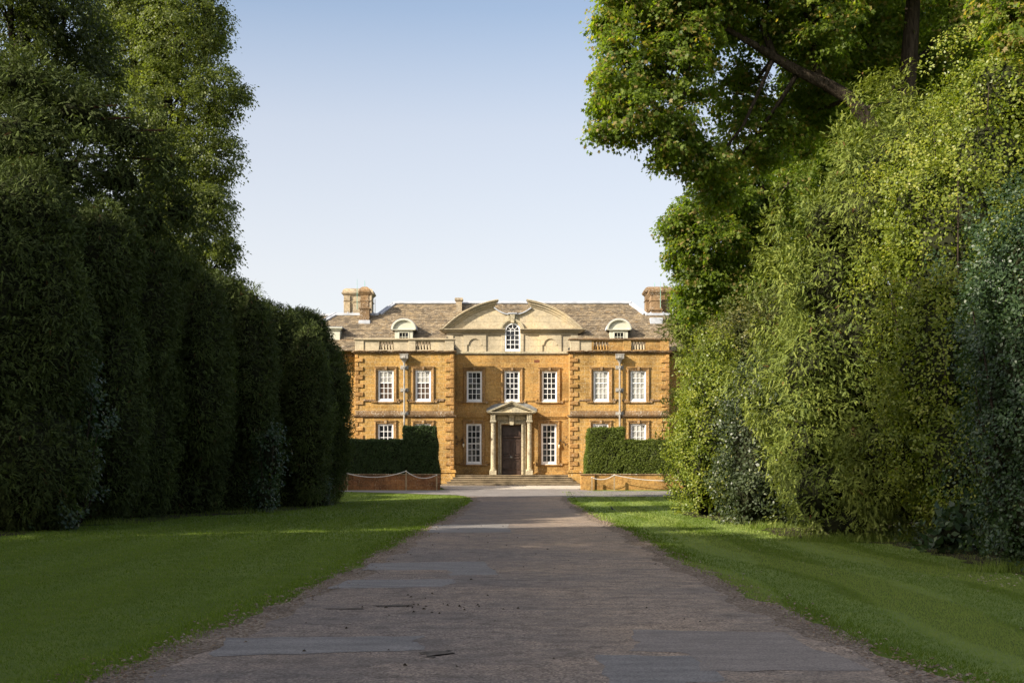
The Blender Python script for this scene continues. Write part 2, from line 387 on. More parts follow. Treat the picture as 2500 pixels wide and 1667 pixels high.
patch('tarmac_patch', [(1060,1282),(1240,1280),(1245,1300),(1040,1301)], M['patch_grey'], 'distant grey tarmac repair on the drive')
patch('pothole', [(1030,1594),(1098,1590),(1108,1598),(1070,1602),(1030,1612)], M['pothole_mud'], 'muddy pothole in the drive')
patch('pothole', [(785,1489),(895,1486),(880,1490)], M['pothole_mud'], 'long crack in the drive')
patch('pothole', [(918,1480),(1000,1478),(1005,1483),(925,1483)], M['pothole_mud'], 'short crack in the drive')

# loose chips, leaves and clods: nobody could count these
def litter(name, pts, size, m, flat=0.25):
    n_ = len(pts); a = rng.uniform(0, 2*np.pi, n_); mb = MB()
    for (x, y, z), r, s in zip(pts, a, size):
        c, q = math.cos(r)*s, math.sin(r)*s; h = s*flat
        mb.add([(x-c,y-q,z),(x+q*.7,y-c*.7,z+.002),(x+c,y+q,z),(x-q*.7,y+c*.7,z+.002),(x,y,z+h)],
               [(0,1,4),(1,2,4),(2,3,4),(3,0,4)])
    o = mb.build(name, m, recalc=False); tag(o, None, None, None, 'stuff'); return o
P = []; S = []
for _ in range(3800):
    y = 9 + 52*random.random()**2; side = random.random() < .5
    e = (lane(y, ROAD_L)+random.gauss(0.0,.17)) if side else (lane(y, ROAD_R)+random.gauss(0,.17))
    P.append((e, y, 0.014)); S.append(random.uniform(.008,.026)*(1+y/60))
litter('verge_chippings', P[:2300], S[:2300], M['verge_gravel'], .6)
plain('dead_leaf', (0.17,0.11,0.07), 0.85, 0.2, var=0.5, vs=0.9)
litter('fallen_leaves', P[2300:], S[2300:], M['dead_leaf'], .3)
plain('pale_leaf', (0.34,0.27,0.21), 0.8, 0.2, var=0.4, vs=2)
P = [(random.gauss(7.1,.45), random.gauss(19.4,.45), .02) for _ in range(60)] + [(random.uniform(3.4,8), random.uniform(12,40), .03) for _ in range(36)]
litter('fallen_leaves', P, [random.uniform(.014,.032) for _ in P], M['pale_leaf'], .35)
P = [(random.gauss(-0.75,.5), random.gauss(15.6,.7), .016) for _ in range(28)] + [(random.uniform(-2.3,2.6), random.uniform(10.5,40), .016) for _ in range(70)]
litter('mud_clods', P, [random.uniform(.010,.028) for _ in P], M['soil'], .8)

sheet('soil_bed', drape_rows(30, 66, lambda y: -24.0, lambda y: lane(y,[(30,-12.6),(34,-12.5),(38,-12.9),(41,-11.3),(46.7,-11.4),(50.8,-9.4),(58.9,-8.7),(62.5,-8.5),(66,-8.6)])+.12*math.sin(y*2.1)+.07*math.sin(y*5.3), 0.3), 0.010, M['soil'])
sheet('soil_bed', drape_rows(19, 52, lambda y: lane(y,[(19,7.9),(22,7.9),(26,8.2),(29,8.3),(31,6.9),(34,6.6),(38,7.2),(41,7.0),(46,6.4),(52,6.4)])+.10*math.sin(y*2.4)+.07*math.sin(y*5.9), lambda y: 24.0, 0.3), 0.010, M['soil'])
# ------------------------------------------------------------------ country house
HY0, HZ0 = 90.0, 0.63
house = empty('country_house', (0, HY0, HZ0))
tag(house, 'golden ironstone country house with broken curved pediment and sash windows', 'house')
def X(px, d=0.0): return (px - CX) * (HY0 + d) / F
def Z(py, d=0.0): return EYE - HZ0 + (HY - py) * (HY0 + d) / F
def part(mb, name, m, parent=house, **k):
    lab = k.pop('label', None); o = mb.build(name, m, parent, **k)
    if lab: o['label'] = lab
    return o
RC = 2.0                                    # the centre stands back this far
LX0, LX1, RX0, RX1 = X(867), X(1108), X(1391), X(1634)

def wall_grid(mb, x0, x1, z0, z1, y, ops, depth):
    xs_ = sorted(set([x0, x1] + [v for o in ops for v in o[:2]])); zs = sorted(set([z0, z1] + [v for o in ops for v in o[2:4]]))
    for i in range(len(xs_)-1):
        for j in range(len(zs)-1):
            mx, mz = (xs_[i]+xs_[i+1])/2, (zs[j]+zs[j+1])/2
            if any(a < mx < b and c < mz < d for a, b, c, d in ops): continue
            mb.quad((xs_[i],y,zs[j]),(xs_[i+1],y,zs[j]),(xs_[i+1],y,zs[j+1]),(xs_[i],y,zs[j+1]))
    for a, b, c, d in ops:
        mb.quad((a,y,c),(a,y,d),(a,y+depth,d),(a,y+depth,c)); mb.quad((b,y,c),(b,y+depth,c),(b,y+depth,d),(b,y,d))
        mb.quad((a,y,d),(b,y,d),(b,y+depth,d),(a,y+depth,d)); mb.quad((a,y,c),(a,y+depth,c),(b,y+depth,c),(b,y,c))
        mb.quad((a,y+depth,c),(b,y+depth,c),(b,y+depth,d),(a,y+depth,d))

# windows: (centre px, top, bottom, setback, kind)
WIN = []
for c in (942, 1033): WIN.append((c, 903.5, 979, 0.0, 'half'))
for c in (1468, 1558.3): WIN.append((c, 905, 979.5, 0.0, 'blind'))
WIN += [(941.5,1034,1131,0.0,'tall'),(1033,1034,1131,0.0,'tall'),(1466.5,1034,1131,0.0,'tallblind'),(1558.7,1034,1131,0.0,'tallblind')]
for c in (1158,1250,1341.5): WIN.append((c, 905.4, 980, RC, 'mid'))
for c in (1157,1340): WIN.append((c, 1034, 1132, RC, 'midtall'))
def wdim(w):
    c, t, b, d, k = w; W = 38.4*(HY0)/F; return X(c,d), Z(b,d), W, Z(t,d)-Z(b,d)
def ops_for(d, x0, x1):
    out = []
    for w in WIN:
        if w[3] == d:
            cx, z, W, H = wdim(w)
            if x0 < cx < x1: out.append((cx-W/2, cx+W/2, z, z+H))
    return out
zc = Z(861)
for x0, x1, xo in ((LX0,LX1,-19),(RX0,RX1,19)):
    mb = MB(); wall_grid(mb, x0, x1, 0, zc, 0, ops_for(0.0, x0, x1), 0.30)
    inner, outer = (x1, x0) if xo < 0 else (x0, x1)
    mb.quad((inner,0,0),(inner,RC,0),(inner,RC,zc),(inner,0,zc)); mb.quad((outer,0,0),(outer,1.6,0),(outer,1.6,zc),(outer,0,zc))
    part(mb, 'wing_wall', M['ironstone'])
    mb = MB(); zo = Z(828)
    mb.quad((xo,1.6,0),(outer,1.6,0),(outer,1.6,zo),(xo,1.6,zo)); mb.quad((xo,1.6,0),(xo,11,0),(xo,11,zo),(xo,1.6,zo)); mb.quad((xo,11,0),(0,11,0),(0,11,zo),(xo,11,zo))
    part(mb, 'range_wall', M['ironstone'])
mb = MB()
dx0, dx1, dz0, dz1 = X(1224,RC), X(1273,RC), Z(1159,RC), Z(1036.4,RC)
wall_grid(mb, LX1, RX0, 0, Z(861,RC), RC, ops_for(RC, LX1, RX0)+[(dx0,dx1,dz0,dz1)], 0.40)
part(mb, 'centre_wall', M['ironstone_ashlar'])

# sash windows
def sash(W, H, rows, meet, bt=0.15):
    mb = MB(); h = W/2-0.003; y0, y1 = 0.05, 0.16
    mb.cbox(-h,-h+0.075,y0,y1,0,H-0.003,.012); mb.cbox(h-0.075,h,y0,y1,0,H-0.003,.012)
    mb.cbox(-h+.075,h-.075,y0,y1,H-0.08,H-0.003,.012); mb.cbox(-h+.075,h-.075,y0,y1,0.0,0.10,.012)
    a = h-0.075; z0, z1 = 0.10, H-0.08; y2, y3 = 0.075, 0.155
    mb.box(-a,-a+.05,y2,y3,z0,z1); mb.box(a-.05,a,y2,y3,z0,z1); mb.box(-a+.05,a-.05,y2,y3,z1-.05,z1); mb.box(-a+.05,a-.05,y2,y3,z0,z0+.065)
    a -= .05; z0 += .065; z1 -= .05
    gx = 2*a/3; gzz = (z1-z0)/rows
    for i in (1,2): mb.box(-a+gx*i-.019,-a+gx*i+.019,.085,.14,z0,z1)
    for j in range(1, rows):
        t = .030 if j == meet else .018
        mb.box(-a,a,.088 if j != meet else .080,.143,z0+gzz*j-t,z0+gzz*j+t)
    return mb, a, z0, gx, gzz
def panes(a, z0, gx, gzz, rows, blind):
    mb = MB()
    for i in range(3):
        for j in range(rows):
            mb.cur = blind(j); t1 = random.gauss(0,.022); t2 = random.gauss(0,.022)
            x0, x1, c0, c1 = -a+gx*i, -a+gx*(i+1), z0+gzz*j, z0+gzz*(j+1); y = .125
            d = gx/2*t1; e = gzz/2*t2
            mb.quad((x0,y-d-e,c0),(x1,y+d-e,c0),(x1,y+d+e,c1),(x0,y-d+e,c1))
    return mb
def surround(W, H, key=True, foot=True):
    mb = MB(); a = W/2
    for s in (-1, 1):
        mb.cbox(s*(a+.004), s*(a+.10), -.035, .03, .0, H+.10, .012)
        mb.cbox(s*(a+.10), s*(a+.215), -.105, .03, .0, H+.10, .03)
    mb.cbox(-a-.10, a+.10, -.040, .03, H+.002, H+.10, .012)
    mb.cbox(-a-.215, a+.215, -.110, .03, H+.10, H+.20, .03)
    mb.cbox(-a-.255, a+.255, -.135, .03, H+.20, H+.235, .01)
    if key: mb.prism([(-.07,H+.0),(.07,H+.0),(.10,H+.262),(-.10,H+.262)], -.165, .02)
    if foot:
        for s in (-1, 1):
            mb.cbox(s*(a+.01), s*(a+.24), -.13, .03, -.11, -.002, .02); mb.cbox(s*(a+.24), s*(a+.43), -.085, .03, -.115, .045, .02)
        mb.cbox(-a-.0, a+.0, -.09, .03, -.14, -.055, .02)
    return mb
def white_sill(W):
    mb = MB(); mb.cbox(-W/2-.02, W/2+.02, -.07, .12, -.052, -.001, .015); return mb
proto = {}
SPEC = {'half': (5,3,lambda j: 1 if j>=3 else 2),'blind': (5,3,lambda j: 1),'tall': (6,3,lambda j: 0),'tallblind': (6,3,lambda j: 1),'mid': (5,2,lambda j: 0),'midtall': (6,3,lambda j: 0)}
for w in WIN:
    cx, z, W, H = wdim(w); k = w[4]; rows, meet, bl = SPEC[k]
    if k not in proto:
        mb, a, z0, gx, gzz = sash(W, H, rows, meet)
        o = part(mb, 'window', M['white_paint'])
        p = part(panes(a, z0, gx, gzz, rows, bl), 'pane', [M['window_glass'], M['blind_glass'], M['curtain_glass']], o, recalc=False)
        part(surround(W, H), 'surround', M['surround_stone'], o)
        part(white_sill(W), 'sill', M['white_paint'], o)
        proto[k] = o
        if 'blind' in k: o['label'] = 'sash window with pale blinds drawn behind its panes'
    else:
        o = copy_tree(proto[k], house)
        if k == 'mid' or k == 'midtall':
            mb, a, z0, gx, gzz = sash(W, H, rows, meet)
    o.location = (cx, w[3], z)

# string courses, cornices and plinths
def run(mb, x0, x1, y, levels, back=.06, steps=None):
    for za, zb, pr in levels: mb.cbox(x0-(pr if steps else 0), x1+(pr if steps else 0), y-pr, y+back, za, zb, min(.02,(zb-za)/3))
def rough(mb, x0, x1, z0, z1, pr, n=None):
    n = n or max(2, int((x1-x0)/.28)); xs_ = np.linspace(x0, x1, n+1)
    for i in range(n): mb.cbox(xs_[i]+.004, xs_[i+1]-.004, -pr+random.uniform(-.03,.035), .04, z0+random.uniform(-.02,.02), z1+random.uniform(-.035,.02), .03)
WINGS = ((LX0,LX1),(RX0,RX1))
for a, b in WINGS:
    mb = MB(); run(mb, a, b, 0, [(Z(1019.2),Z(1016.8),.08),(Z(1016.8),Z(1014.2),.16),(Z(1014.2),Z(1013.2),.19)], steps=1)
    run(mb, a+.02, b-.02, 0, [(Z(1013.0),Z(1002.5),.035)]); part(mb, 'string_course', M['weathered_stone'])
    mb = MB(); run(mb, a, b, 0, [(0,Z(1154),.10),(Z(1154),Z(1150.5),.17),(Z(1150.5),Z(1147),.13)], steps=1); part(mb, 'plinth', M['ironstone'])
    mb = MB(); run(mb, a, b, 0, [(Z(863.2),Z(860.6),.10),(Z(860.6),Z(858.2),.20)], back=.30, steps=1)
    rough(mb, a-.15, b+.15, Z(858.2), Z(856.2), .26); part(mb, 'cornice', M['weathered_stone'])
for a, b in ((-19,LX0-.25),(RX1+.25,19)):
    mb = MB(); run(mb, a, b, 1.6, [(Z(866),Z(863),.10),(Z(863),Z(860),.22)]); part(mb, 'cornice', M['weathered_stone'])
for a, b in ((LX1+.2,X(1186,RC)),(X(1313,RC),RX0-.2)):
    mb = MB(); run(mb, a, b, RC, [(Z(1021,RC),Z(1018,RC),.08),(Z(1018,RC),Z(1015.5,RC),.13)]); part(mb, 'string_course', M['ironstone_ashlar'])
# sill strings of the centre
for zt, zb, xs_ in ((974,979.5,(1112,1127.5,1188.5,1220,1280,1311,1372.5,1387)),(1127,1132.5,(1112,1125,1189.5,1197,1302,1308,1372,1387))):
    for i in range(0, len(xs_), 2):
        mb = MB(); run(mb, X(xs_[i],RC), X(xs_[i+1],RC), RC, [(Z(zb,RC),Z(zt,RC),.075)]); part(mb, 'sill_string', M['ironstone_ashlar'])
for a, b in ((LX1+.02,X(1196,RC)),(X(1303,RC),RX0-.02)):
    mb = MB(); run(mb, a, b, RC, [(Z(1159,RC),Z(1153.5,RC),.07)]); part(mb, 'plinth', M['ironstone_ashlar'])
for a, b in ((888,915),(968.5,982),(993,1006),(1059,1085),(1413,1441.5),(1494.5,1507),(1518,1532),(1585,1611)):
    mb = MB(); rough(mb, X(a), X(b), Z(980), Z(974), .09); part(mb, 'sill_string', M['weathered_stone'])
mb = MB()
run(mb, LX1+.01, RX0-.01, RC, [(Z(866,RC),Z(863.8,RC),.08),(Z(863.8,RC),Z(858.4,RC),.14)], back=.4)
part(mb, 'cornice', M['mossy_limestone'])

# quoins: each corner stack is one part, in two storeys
def quoin_col(x, s):
    """s = +1 blocks run to +x from the corner x"""
    k = 0
    for zt, zb in ((Z(864.5),Z(1002)),(Z(1020.5),Z(1145.5))):
        mb = MB(); zz = zt
        while zz > zb+.1:
            long_ = k % 2 == 1; h = random.uniform(.265,.315); z0 = max(zb, zz-h)
            w = random.uniform(.54,.585) if long_ else random.uniform(.215,.26); pr = .085 if long_ else .055
            mb.cbox(x - s*pr*.15, x + s*w, -pr+random.uniform(-.012,.012), .05, z0+.008, zz-.008, random.uniform(.02,.035)); zz = z0; k += 1
        part(mb, 'quoin_stack', M['quoin_stone'])
quoin_col(LX0, 1); quoin_col(LX1, -1); quoin_col(RX0, 1); quoin_col(RX1, -1)

# parapets
PT, PB = Z(829.8), Z(856.6)
def parapet(piers, dies, bal):
    mb = MB()
    for a, b in piers: mb.cbox(X(a), X(b), -.02, .36, PB, PT, .012)
    for a, b in dies: mb.box(X(a), X(b), .05, .33, PB, PT)
    for a, b in bal: mb.box(X(a), X(b), .06, .32, PB, PB+.09); mb.box(X(a), X(b), .06, .32, PT-.10, PT)
    return mb
part(parapet([(867,888),(997,1014.5),(1086.5,1108)], [(888,925),(961,997),(1051.5,1086.5)], [(925,961),(1014.5,1051.5)]), 'parapet', M['limestone'])
part(parapet([(1392,1415)], [(1415,1444.5)], []), 'parapet', M['limestone'])
part(parapet([(1522,1541),(1613,1634)], [(1444.5,1449.7),(1485.6,1522),(1576.6,1613)], [(1449.7,1485.6),(1541,1576.6)]), 'parapet', M['ironstone_ashlar'], label='golden stone stretch of the roof parapet')
for nm, a, b, m in (('coping',LX0,LX1,'limestone'),('coping',RX0,RX1,'weathered_stone')):
    mb = MB(); mb.cbox(a-.10, b+.10, -.11, .42, PT, PT+.055, .015); mb.cbox(a-.06, b+.06, -.07, .40, PT+.055, PT+.115, .03); part(mb, nm, M[m])
for a, b in ((-19,LX0-.02),(RX1+.02,19)):
    mb = MB(); mb.cbox(a, b, 1.5, 2.0, Z(828), Z(824), .03); part(mb, 'coping', M['weathered_stone'])
mb = MB(); bz, bh = PB+.09, PT-.10-PB-.09
prof = [(.07,0),(.07,.05),(.045,.07),(.04,.10),(.075,.20),(.082,.27),(.06,.38),(.036,.50),(.046,.52),(.036,.54),(.045,.58),(.07,.60),(.07,1.0)]
prof = [(.07,0),(.07,.07),(.04,.10),(.078,.28),(.080,.36),(.045,.60),(.034,.74),(.05,.80),(.038,.84),(.07,.92),(.07,1)]
mb.lathe(0, .19, [(r, z*bh) for r, z in prof], 10)
b0 = None
for a, b, m in ((925,961,'limestone'),(1014.5,1051.5,'limestone'),(1449.7,1485.6,'ironstone_ashlar'),(1541,1576.6,'limestone')):
    for i in range(5):
        if b0 is None: b0 = part(mb, 'baluster', M[m], smooth=True); o = b0
        else:
            o = b0.copy(); COL.objects.link(o); o.parent = house
            if m != 'limestone':
                o.data = bpy.data.meshes.get('baluster_gold') or b0.data.copy(); o.data.name = 'baluster_gold'; o.data.materials[0] = M[m]
        o.location = (X(a+(b-a)*(i+.5)/5), 0, bz)

# attic and broken pediment (survey of the middle bay in its own pixels)
def q(x, y): return (X(1060+x*.1786, RC), Z(680+y*.1786, RC))
S2 = .1786*(HY0+RC)/F
mb = MB(); az0, az1 = q(0,996)[1], q(0,745)[1]; ax0, ax1 = q(170,0)[0], q(1965,0)[0]
wx0, wx1, wz0 = q(965,0)[0], q(1180,0)[0], q(0,995)[1]; wcx = (wx0+wx1)/2; wr = (wx1-wx0)/2; wzs = q(0,712)[1]
mb.box(ax0, wx0, RC+.08, RC+.5, az0, az1); mb.box(wx1, ax1, RC+.08, RC+.5, az0, az1)
mb.box(ax0+.001, ax1-.001, RC+.5, RC+.6, az0, az1)
bandz = q(0,768)[1]
mb.cbox(ax0-.0, wx0-.002, RC+.012, RC+.1, bandz, az1-.002, .01); mb.cbox(wx1+.002, ax1, RC+.012, RC+.1, bandz, az1-.002, .01)
for s, L, Rr, n0, n1 in ((0,400,710,450,660),(1,1435,1740,1480,1692)):
    arc = [( (n0+n1)/2 + 85*math.cos(t), 905-85*math.sin(t)) for t in np.linspace(0, math.pi, 17)]
    ol = [(L,766),(L,995),(n0,995),(n0,905)] + arc[::-1] + [(n1,905),(n1,995),(Rr,995),(Rr,766)]
    mb.prism([q(*p) for p in ol], RC, RC+.09)
for L, Rr in ((170,262),(918,966),(1180,1224),(1868,1965)): mb.cbox(q(L,0)[0], q(Rr,0)[0], RC+.004, RC+.1, az0, bandz-.002, .01)
part(mb, 'attic', M['limestone'])
# attic cornice either side of the arched window
mb = MB()
for x0, x1, sL, sR in ((150,972,1,0),(1172,1985,0,1)):
    for ya, yb, pr in ((742,728,.10),(728,712,.22),(712,700,.36),(700,690,.42)):
        xa, xb = q(x0,0)[0]-(pr if sL else 0), q(x1,0)[0]+(pr if sR else 0)
        mb.cbox(xa, xb, RC+.05-pr, RC+.5, q(0,ya)[1], q(0,yb)[1], .015)
part(mb, 'attic_cornice', M['limestone'])
# tympanum
ccx, ccz = q(1070,1592); R_out, R_in = 1317*S2, 1238*S2
ncx, ncz = q(1072,117); NR = 373*S2
by = q(0,690)[1]
tL = math.acos(max(-1, -math.sqrt(R_in**2-(by-ccz)**2)/R_in))
pt = []
a_end = math.atan2(q(0,395)[1]-ccz, q(822,0)[0]-ccx)
for t in np.linspace(tL, a_end, 30): pt.append((ccx+R_in*math.cos(t), ccz+R_in*math.sin(t)))
n_a0 = math.atan2(q(0,392)[1]-ncz, q(822,0)[0]-ncx); n_a1 = math.atan2(q(0,392)[1]-ncz, q(1322,0)[0]-ncx)
for t in np.linspace(n_a0, n_a1, 24)[1:-1]: pt.append((ncx+NR*math.cos(t), ncz+NR*math.sin(t)))
for t in np.linspace(math.pi-a_end, math.pi-tL, 30): pt.append((ccx+R_in*math.cos(t), ccz+R_in*math.sin(t)))
pt += [(wcx+wr, by)] + [(wcx+wr*math.cos(t), wzs+wr*math.sin(t)) for t in np.linspace(0.15, math.pi-.15, 18)] + [(wcx-wr, by)]
mb = MB(); mb.prism(pt[::-1], RC+.05, RC+.50)
part(mb, 'pediment', M['limestone'])
# curved cornices ending in the break
mb = MB()
for r0, r1, pr, xe in ((1236,1262,.10,828),(1262,1290,.24,850),(1290,1304,.38,868),(1304,1317,.44,878)):
    a0 = math.pi-math.asin((by-ccz)/(r1*S2)); a1 = math.acos((q(xe,0)[0]-ccx)/(r1*S2))
    mb.arc_band(ccx, ccz, r0*S2, r1*S2, a0, a1, RC+.05-pr, RC+.46+pr*.1, 36)
    mb.arc_band(ccx, ccz, r0*S2, r1*S2, math.pi-a1, math.pi-a0, RC+.05-pr, RC+.46+pr*.1, 36)
part(mb, 'curved_cornice', M['limestone'])
mb = MB()
mb.arc_band(ncx, ncz, NR-.015, NR+.055, n_a0, n_a0+(n_a1-n_a0)*.41, RC-.10, RC+.55, 12); mb.arc_band(ncx, ncz, NR-.015, NR+.055, n_a0+(n_a1-n_a0)*.59, n_a1, RC-.10, RC+.55, 12)
mb.cbox(q(1008,0)[0], q(1132,0)[0], RC-.20, RC+.56, q(0,490)[1], q(0,470)[1], .02)
part(mb, 'lead_capping', M['lead'])
mb = MB()
mb.prism([q(1036,490),q(1106,490),q(1092,606),q(1048,606)], RC-.16, RC+.06)
mb.prism([q(990,490),q(1034,490),q(1034,560),q(1008,560)][::-1], RC-.04, RC+.06); mb.prism([q(1108,490),q(1150,490),q(1136,560),q(1108,560)][::-1], RC-.04, RC+.06)
part(mb, 'keystone', M['mossy_limestone'])
# arched attic window
mb = MB(); fr = .11
mb.arc_band(wcx, wzs, wr-fr, wr-.002, 0, math.pi, RC+.02, RC+.18, 24)
mb.cbox(wx0+.002, wx0+fr, RC+.02, RC+.18, wz0, wzs, .012); mb.cbox(wx1-fr, wx1-.002, RC+.02, RC+.18, wz0, wzs, .012)
mb.cbox(wx0+fr, wx1-fr, RC+.02, RC+.18, wz0, wz0+.17, .012)
ir = wr-fr; g0 = wz0+.17; rows = 4; gh = (wzs-g0)/rows
for i in (1,2): mb.box(wcx-ir+2*ir*i/3-.02, wcx-ir+2*ir*i/3+.02, RC+.06, RC+.12, g0, wzs)
for j in range(1, rows+1): mb.box(wcx-ir, wcx+ir, RC+.063, RC+.122, g0+gh*j-.02, g0+gh*j+.02)
mb.arc_band(wcx, wzs, ir*.34, ir*.34+.04, 0, math.pi, RC+.06, RC+.12, 14)
for t in (.22,.5,.78):
    a = t*math.pi; r0, r1 = ir*.36, ir; dx_, dz_ = math.cos(a), math.sin(a); px_, pz_ = -dz_*.018, dx_*.018
    mb.prism([(wcx+dx_*r0-px_,wzs+dz_*r0-pz_),(wcx+dx_*r1-px_,wzs+dz_*r1-pz_),(wcx+dx_*r1+px_,wzs+dz_*r1+pz_),(wcx+dx_*r0+px_,wzs+dz_*r0+pz_)], RC+.065, RC+.125)
aw = part(mb, 'window', M['white_paint'], label='round arched white sash window in the pediment')
mb = MB()
for i in range(3):
    for j in range(rows):
        x0, x1, c0, c1 = wcx-ir+2*ir*i/3, wcx-ir+2*ir*(i+1)/3, g0+gh*j, g0+gh*(j+1); d, e = random.gauss(0,.004), random.gauss(0,.004)
        mb.quad((x0,RC+.10-d-e,c0),(x1,RC+.10+d-e,c0),(x1,RC+.10+d+e,c1),(x0,RC+.10-d+e,c1))
mb.add([(wcx,RC+.10,wzs)]+[(wcx+ir*math.cos(t),RC+.10,wzs+ir*math.sin(t)) for t in np.linspace(0,math.pi,17)], [(0,k,k+1) for k in range(1,17)])
part(mb, 'pane', M['window_glass'], aw, recalc=False)
mb = MB()
for r0, r1, pr in ((wr+.01,wr+.10,.06),(wr+.10,wr+.17,.12),(wr+.17,wr+.27,.16)): mb.arc_band(wcx, wzs, r0, r1, .09, math.pi-.09, RC+.05-pr, RC+.1, 24)
part(mb, 'surround', M['mossy_limestone'], aw)

# roof: one south slope laid in courses, hipped ends, lead on ridges and hips
EY, EZ, RY, RZ = .36, 9.16, 6.0, Z(740.5,6.0)
sl = (RZ-EZ)/(RY-EY)
BZ = Z(767,4.7)
def yz(z): return EY+(z-EZ)/sl
AL, AR = X(962.3,6.0), X(1539,6.0); hipx = .70
def xl(z): 
    if z > BZ: return AL-(RZ-z)/sl*hipx
    return -12.55-(BZ-z)/sl*.9
def xr(z):
    if z > BZ: return AR+(RZ-z)/sl*hipx
    return 12.55+(BZ-z)/sl*.9
mb = MB(); nrow = 46; ny, nz = -sl/math.hypot(1,sl), 1/math.hypot(1,sl)
for i in range(nrow):
    za, zb = EZ+(RZ-EZ)*i/nrow, EZ+(RZ-EZ)*(i+1)/nrow; ya, yb = yz(za), yz(zb); lift = .038+random.uniform(-.006,.008)
    if za < BZ < zb: spans = [(xl(BZ+.001), xr(BZ+.001), xl(zb), xr(zb))]
    else: spans = [(xl(za), xr(za), xl(zb), xr(zb))]
    if ya < RC+.62 and za < BZ:
        s = spans[0]; spans = [(s[0], ax0-.0, s[2], ax0-.0), (ax1, s[1], ax1, s[3])]
    for a0, b0_, a1, b1 in spans:
        n_ = max(1, int((b0_-a0)/1.1))
        for kx in range(n_):
            t0, t1 = kx/n_, (kx+1)/n_; j0, j1 = random.uniform(-.012,.012), random.uniform(-.012,.012)
            p0 = a0+(b0_-a0)*t0; p1 = a0+(b0_-a0)*t1; p2 = a1+(b1-a1)*t1; p3 = a1+(b1-a1)*t0
            l_ = lift+j0
            A = (p0,ya+ny*l_-.0,za+nz*l_); B = (p1,ya+ny*l_,za+nz*l_); C = (p2,yb,zb); D = (p3,yb,zb)
            mb.quad(A,B,C,D); mb.quad((p0,ya-.0,za),(p1,ya,za),B,A)
# hips and backs
def tri(*p): mb.add(p, [tuple(range(len(p)))])
tri((AL,RY,RZ),(xl(BZ+.001),yz(BZ),BZ),(xl(BZ+.001),RY*2-yz(BZ),BZ)); tri((AR,RY,RZ),(xr(BZ+.001),yz(BZ),BZ),(xr(BZ+.001),RY*2-yz(BZ),BZ))
tri((AL,RY,RZ),(AR,RY,RZ),(AR+3,11.4,EZ),(AL-3,11.4,EZ))
for s in (-1,1):
    e = s*(12.55+(BZ-EZ)/sl*.9)
    tri((s*12.55,yz(BZ),BZ),(e,EY,EZ),(e,9.4,EZ)); tri((s*12.55,yz(BZ),BZ),(s*8.0,yz(BZ),BZ),(s*8.0,9.4,EZ),(e,9.4,EZ))
    # range behind, further out
    zr = Z(770,10.5); tri((s*9.6,10.5,zr),(s*20,10.5,zr),(s*20,5.2,EZ),(s*9.6,5.2,EZ)); tri((s*9.6,10.5,zr),(s*20,10.5,zr),(s*20,15,EZ),(s*9.6,15,EZ))
roof = part(mb, 'roof', M['slate'], recalc=False)
mb = MB()
mb.cbox(AL-.05, AR+.05, RY-.28, RY+.28, RZ-.10, RZ+.085, .08); mb.tube([(AL-.08,RY,RZ+.10),(AR+.08,RY,RZ+.10)], .05)
for s, A_ in ((-1,AL),(1,AR)):
    f = xl if s < 0 else xr
    mb.tube([(A_,RY,RZ+.06),(f(BZ-.0+.002),yz(BZ),BZ+.05)], .085, 6)
    for o_ in (-.10,.10): mb.tube([(A_+o_,RY-.12,RZ-.02),(f(BZ+.002)+o_,yz(BZ)-.12,BZ-.02)], .09, 5)
    mb.cbox(min(s*12.55,s*9.5), max(s*12.55,s*9.5), yz(BZ)-.28, yz(BZ)+.2, BZ-.16, BZ+.05, .05)
    e = s*(12.55+(BZ-EZ)/sl*.9)
    mb.tube([(s*12.55,yz(BZ),BZ+.08),(e,EY,EZ+.08)], .085, 6); mb.tube([(s*12.55+.14,yz(BZ)-.05,BZ+.03),(e+.14,EY-.05,EZ+.03)], .09, 5)
    zr = Z(770,10.5); mb.cbox(min(s*9.6,s*20), max(s*9.6,s*20), 10.2, 10.75, zr-.1, zr+.08, .05)
    for k in range(8): xx = s*(10.6+k*.74); mb.cbox(xx-.05, xx+.05, 10.3, 10.7, zr+.08, zr+.17, .02)
    for k in range(3): xx = s*(9.9+k*.9); mb.cbox(xx-.05, xx+.05, yz(BZ)-.1, yz(BZ)+.1, BZ+.05, BZ+.14, .02)
part(mb, 'lead_ridge', M['lead'], roof)
for px, y, a, b, r in ((758.5,10.5,768,759,.035),(860.7,4.7,769,760,.03),(915.5,5.2,783,730,.028),(1629.3,6.0,765,728,.03)):
    mb = MB(); x_ = X(px,y); mb.tube([(x_,y,Z(a,y)),(x_,y,Z(b,y))], r); part(mb, 'vent_pipe', M['weathered_lead'], roof)

